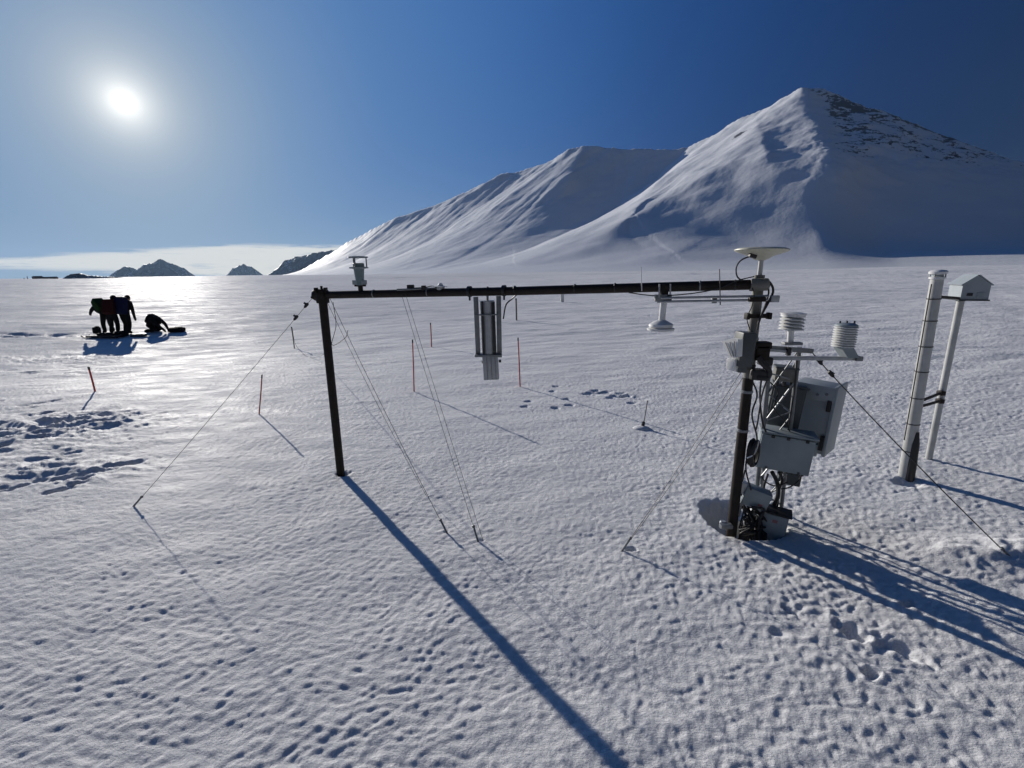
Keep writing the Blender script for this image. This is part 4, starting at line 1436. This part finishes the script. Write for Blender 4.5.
# kneeling person
KB = ground(156.5, 332)
f = Vector((1, -.1, 0)).normalized(); s = Vector((-f.y, f.x, 0)); up = Vector((0, 0, 1))
J = {}
J['pel'] = -f * .16 + up * .36
J['ch'] = -f * .02 + up * .52
J['nk'] = f * .12 + up * .52
J['hd'] = f * .20 + up * .42
for n, sg in (('l', 1), ('r', -1)):
    J['hp' + n] = -f * .2 + s * .11 * sg + up * .28
    J['k' + n] = f * .10 + s * .15 * sg + up * .09
    J['a' + n] = -f * .28 + s * .14 * sg + up * .08
    J['f' + n] = -f * .42 + s * .14 * sg + up * .04
    J['s' + n] = f * .06 + s * .19 * sg + up * .55
    J['e' + n] = f * .30 + s * .20 * sg + up * .32
    J['h' + n] = f * .46 + s * .12 * sg + up * .10
pr4 = person(KB, J, E, RAD, M['jacket_black'], 'person in black kneeling on the snow with arms reaching down to a bag', (.3, -.1, -1), J['hd'])
pack(pr4, KB, (-.12, 0, .52), (.40, .34, .36), (.5, 0, .87), M['jacket_black'])


def gear(name, px, py, label, cat, size, mt, yaw=0):
    g = ground(px, py)
    m = MB()
    rot = Matrix.Rotation(yaw, 3, 'Z')
    m.box(g + Vector((0, 0, size[2] * .5)), size, rot, min(size) * .35)
    m.box(g + rot @ Vector((size[0] * .12, 0, size[2] * .92)), (size[0] * .5, size[1] * .6, size[2] * .35), rot, size[2] * .12)
    return tag(m.build(name, mt), label, cat)


gear('bag', 177, 332, 'dark duffel bag lying on the snow right of the kneeling person', 'bag', (.62, .32, .20), M['jacket_black'], .1)
gear('bag', 97.5, 334, 'dark upright bag at the left foot of the bent group', 'bag', (.26, .24, .30), M['jacket_black'], .3)
gear('bag', 121, 336.5, 'low black bag lying in front of the middle bent person', 'bag', (.50, .34, .22), M['jacket_black'], -.2)
gear('sled', 139, 336.5, 'small pale sided sled on the snow right of the bent people', 'sled', (.52, .30, .12), M['box_dark'], .05)
g = ground(104, 337.5)
sl = empty('sled', g, 'long dark sled lying flat in front of the bent people', 'sled')
m = MB()
n = 9
for sgn in (-1, 1):
    m.tube(spline([g + Vector((-.75, .18 * sgn, .10)), g + Vector((-.6, .18 * sgn, .03)), g + Vector((0, .18 * sgn, .025)), g + Vector((.7, .18 * sgn, .025))]), .022, 6)
m.build('runner', M['ski'], sl)
MB().box(g + Vector((.05, 0, .075)), (1.25, .38, .05), None, .015).build('deck', M['ski'], sl)
MB().box(g + Vector((.2, 0, .14)), (.7, .32, .09), None, .03).build('load', M['jacket_black'], sl)

# ------------------------------------------------------------------ far buildings by the left horizon
for i, (px, wpx, hpx, lab) in enumerate(((38, 8, 3.0, 'leftmost tiny dark hut in the row on the far left horizon'), (46, 9, 2.2, 'tiny low hut in the middle of the row on the far left horizon'),
                                         (54, 6, 2.4, 'tiny hut closest to the dark hill on the far left horizon'))):
    c = at(px, 279.4, 900)
    kx = 900 / F
    c.z = at(px, 280.0, 900).z
    e = empty('hut', c, lab, 'hut', 'huts on the far left horizon')
    MB().box(c + Vector((0, 0, hpx * kx / 2)), (wpx * kx, 6, hpx * kx), None, .05).build('wall', M['hut'], e)
    m = MB()
    w2, hh = wpx * kx / 2 + .4, hpx * kx
    m.prism([c + Vector((-w2, -3.4, hh)), c + Vector((-w2, 3.4, hh)), c + Vector((-w2, 0, hh + 1.6))], (2 * w2, 0, 0))
    m.build('roof', M['hut_roof'], e, smooth=False)
for px, hpx, lab in ((24.5, 2.5, 'left one of two tiny masts on the far left horizon'), (28, 4.0, 'right one of two tiny masts on the far left horizon')):
    c = at(px, 280.3, 900)
    tag(MB().tube([c, c + Vector((0, 0, hpx * 900 / F))], [.8, .4], 8).build('distant_mast', M['hut']), lab, 'mast')

# ------------------------------------------------------------------ clear but not empty air
hz_m = bpy.data.materials.new('haze'); hz_m.use_nodes = True
hn_ = hz_m.node_tree
for n in list(hn_.nodes):
    if n.type == 'BSDF_PRINCIPLED': hn_.nodes.remove(n)
pv = hn_.nodes.new('ShaderNodeVolumePrincipled')
pv.inputs['Color'].default_value = (.46, .69, 1.0, 1)
pv.inputs['Density'].default_value = 2.3e-5
pv.inputs['Anisotropy'].default_value = .25
hn_.links.new(pv.outputs['Volume'], [n for n in hn_.nodes if n.type == 'OUTPUT_MATERIAL'][0].inputs['Volume'])
hzb = MB().box((0, 0, 390), (29600, 29600, 860)).build('haze', hz_m, smooth=False)
tag(hzb, kind='stuff')

# ------------------------------------------------------------------ sun and sky
SUN_PX = (124, 102)
sd = ray(*SUN_PX).normalized()
el = math.asin(sd.z); az = math.atan2(sd.x, sd.y)
sl_ = bpy.data.lights.new('sun', 'SUN')
sl_.energy = 4.6; sl_.angle = R(.53); sl_.color = (1.0, .945, .865)
so = bpy.data.objects.new('sun', sl_); COL.objects.link(so)
so.rotation_euler = sd.to_track_quat('Z', 'Y').to_euler()
so.location = sd * 50

wd_ = bpy.data.worlds.new('World'); SC.world = wd_
wd_.use_nodes = True
nt = wd_.node_tree; N, L = nt.nodes, nt.links
bg = N['Background']
sky = N.new('ShaderNodeTexSky'); sky.sky_type = 'NISHITA'; sky.sun_disc = False
sky.sun_elevation = el; sky.sun_rotation = az
sky.altitude = 100; sky.air_density = 1.0; sky.dust_density = .35; sky.ozone_density = 2.2
SKY_STRENGTH = .1
bg.inputs['Strength'].default_value = SKY_STRENGTH
geo = N.new('ShaderNodeTexCoord')


def math_(op, a, b=None, clamp=False):
    n = N.new('ShaderNodeMath'); n.operation = op; n.use_clamp = clamp
    for i, v in enumerate((a, b)):
        if v is None: continue
        if isinstance(v, (int, float)): n.inputs[i].default_value = v
        else: L.new(v, n.inputs[i])
    return n.outputs[0]


def smooth(v, a, b):
    n = N.new('ShaderNodeMapRange'); n.interpolation_type = 'SMOOTHSTEP'
    L.new(v, n.inputs['Value'])
    n.inputs['From Min'].default_value = a; n.inputs['From Max'].default_value = b
    return n.outputs['Result']


def mixc(fac, a, b, mode='MIX'):
    n = N.new('ShaderNodeMix'); n.data_type = 'RGBA'; n.blend_type = mode
    n.clamp_factor = True
    for nm, v in (('Factor', fac), ('A', a), ('B', b)):
        if isinstance(v, (int, float)): n.inputs[nm].default_value = v
        elif isinstance(v, tuple): n.inputs[nm].default_value = (*v, 1)
        else: L.new(v, n.inputs[nm])
    return n.outputs['Result']


nrm = N.new('ShaderNodeVectorMath'); nrm.operation = 'NORMALIZE'
L.new(geo.outputs['Generated'], nrm.inputs[0])
dp_ = N.new('ShaderNodeVectorMath'); dp_.operation = 'DOT_PRODUCT'
L.new(nrm.outputs['Vector'], dp_.inputs[0]); dp_.inputs[1].default_value = sd
angd = math_('ARCCOSINE', math_('MINIMUM', dp_.outputs['Value'], 1.0))
sep = N.new('ShaderNodeSeparateXYZ'); L.new(nrm.outputs['Vector'], sep.inputs[0])
zc = sep.outputs['Z']
# clear polar air: deep blue away from the sun, pale towards it
ramp = N.new('ShaderNodeValToRGB')
ramp.color_ramp.interpolation = 'B_SPLINE'
er = ramp.color_ramp.elements
pts = [(0, (.38, .44, .50)), (6, (.24, .35, .50)), (13, (.14, .265, .49)), (22, (.07, .19, .45)), (36, (.030, .122, .37)), (50, (.006, .054, .22)),
       (68, (.001, .021, .10)), (90, (.003, .015, .046)), (180, (.010, .020, .040))]
er[0].position = 0; er[0].color = (*pts[0][1], 1)
er[1].position = 1; er[1].color = (*pts[-1][1], 1)
for a_, c_ in pts[1:-1]:
    e_ = er.new(a_ / 180); e_.color = (*c_, 1)
L.new(math_('DIVIDE', angd, math.pi), ramp.inputs['Fac'])
sc10 = N.new('ShaderNodeVectorMath'); sc10.operation = 'SCALE'; sc10.inputs['Scale'].default_value = 1 / SKY_STRENGTH
L.new(ramp.outputs['Color'], sc10.inputs[0])
hsv = N.new('ShaderNodeHueSaturation'); hsv.inputs['Saturation'].default_value = 1.15; hsv.inputs['Value'].default_value = .5
L.new(sky.outputs['Color'], hsv.inputs['Color'])
c0_ = mixc(.93, hsv.outputs['Color'], sc10.outputs['Vector'])
# paler towards the horizon on the sun's side
hz_f = math_('MULTIPLY', math_('POWER', 2.718, math_('MULTIPLY', math_('ABSOLUTE', zc), -1 / .085)), math_('SUBTRACT', 1.0, smooth(angd, R(22), R(60))))
c0_ = mixc(math_('MULTIPLY', hz_f, .75), c0_, (2.9, 4.1, 5.0))
# cloud bank low over the sea on the left
mp = N.new('ShaderNodeMapping'); mp.inputs['Scale'].default_value = (5.5, 5.5, 70)
L.new(nrm.outputs['Vector'], mp.inputs['Vector'])
cn = N.new('ShaderNodeTexNoise'); cn.inputs['Scale'].default_value = 2.2; cn.inputs['Detail'].default_value = 8; cn.inputs['Roughness'].default_value = .66
L.new(mp.outputs['Vector'], cn.inputs['Vector'])
azm = math_('ARCTAN2', sep.outputs['X'], sep.outputs['Y'])
top_ = math_('MINIMUM', .056, math_('ADD', .030, math_('MULTIPLY', math_('ADD', azm, .83), .085)))
low_ = math_('SUBTRACT', .014, math_('MULTIPLY', math_('ADD', azm, .83), .065))
band = math_('MULTIPLY', smooth(math_('SUBTRACT', top_, zc), -.004, .010), smooth(math_('SUBTRACT', zc, low_), -.006, .010))
dens = smooth(math_('ADD', cn.outputs['Fac'], math_('MULTIPLY', band, .34)), .54, .82)
cloud = math_('MULTIPLY', math_('MULTIPLY', dens, band), .9)
c0_ = mixc(cloud, c0_, (8.8, 8.4, 7.3))
# the sun itself and the bright air close round it
disc = math_('MULTIPLY', math_('SUBTRACT', 1.0, smooth(angd, R(.4), R(.9))), 40.0)
halo = math_('MULTIPLY', math_('POWER', 2.718, math_('MULTIPLY', angd, -1 / R(1.3))), 11.0)
halo2 = math_('MULTIPLY', math_('POWER', 2.718, math_('MULTIPLY', angd, -1 / R(3.6))), 1.9)
hs_ = math_('ADD', math_('ADD', disc, halo), halo2)
cmb = N.new('ShaderNodeCombineXYZ')
L.new(hs_, cmb.inputs[0]); L.new(math_('MULTIPLY', hs_, .94), cmb.inputs[1]); L.new(math_('MULTIPLY', hs_, .82), cmb.inputs[2])
L.new(mixc(1.0, c0_, cmb.outputs[0], 'ADD'), bg.inputs['Color'])

# ------------------------------------------------------------------ render settings
SC.view_settings.view_transform = 'Standard'
SC.view_settings.look = 'None'
SC.view_settings.gamma = 1.0
SC.view_settings.use_curve_mapping = False
SC.view_settings.exposure = 0.0
SC.render.engine = 'CYCLES'
SC.cycles.use_denoising = True
SC.cycles.max_bounces = 6
SC.cycles.diffuse_bounces = 3
SC.cycles.glossy_bounces = 3
SC.cycles.transparent_max_bounces = 6
SC.cycles.caustics_reflective = False
SC.cycles.caustics_refractive = False
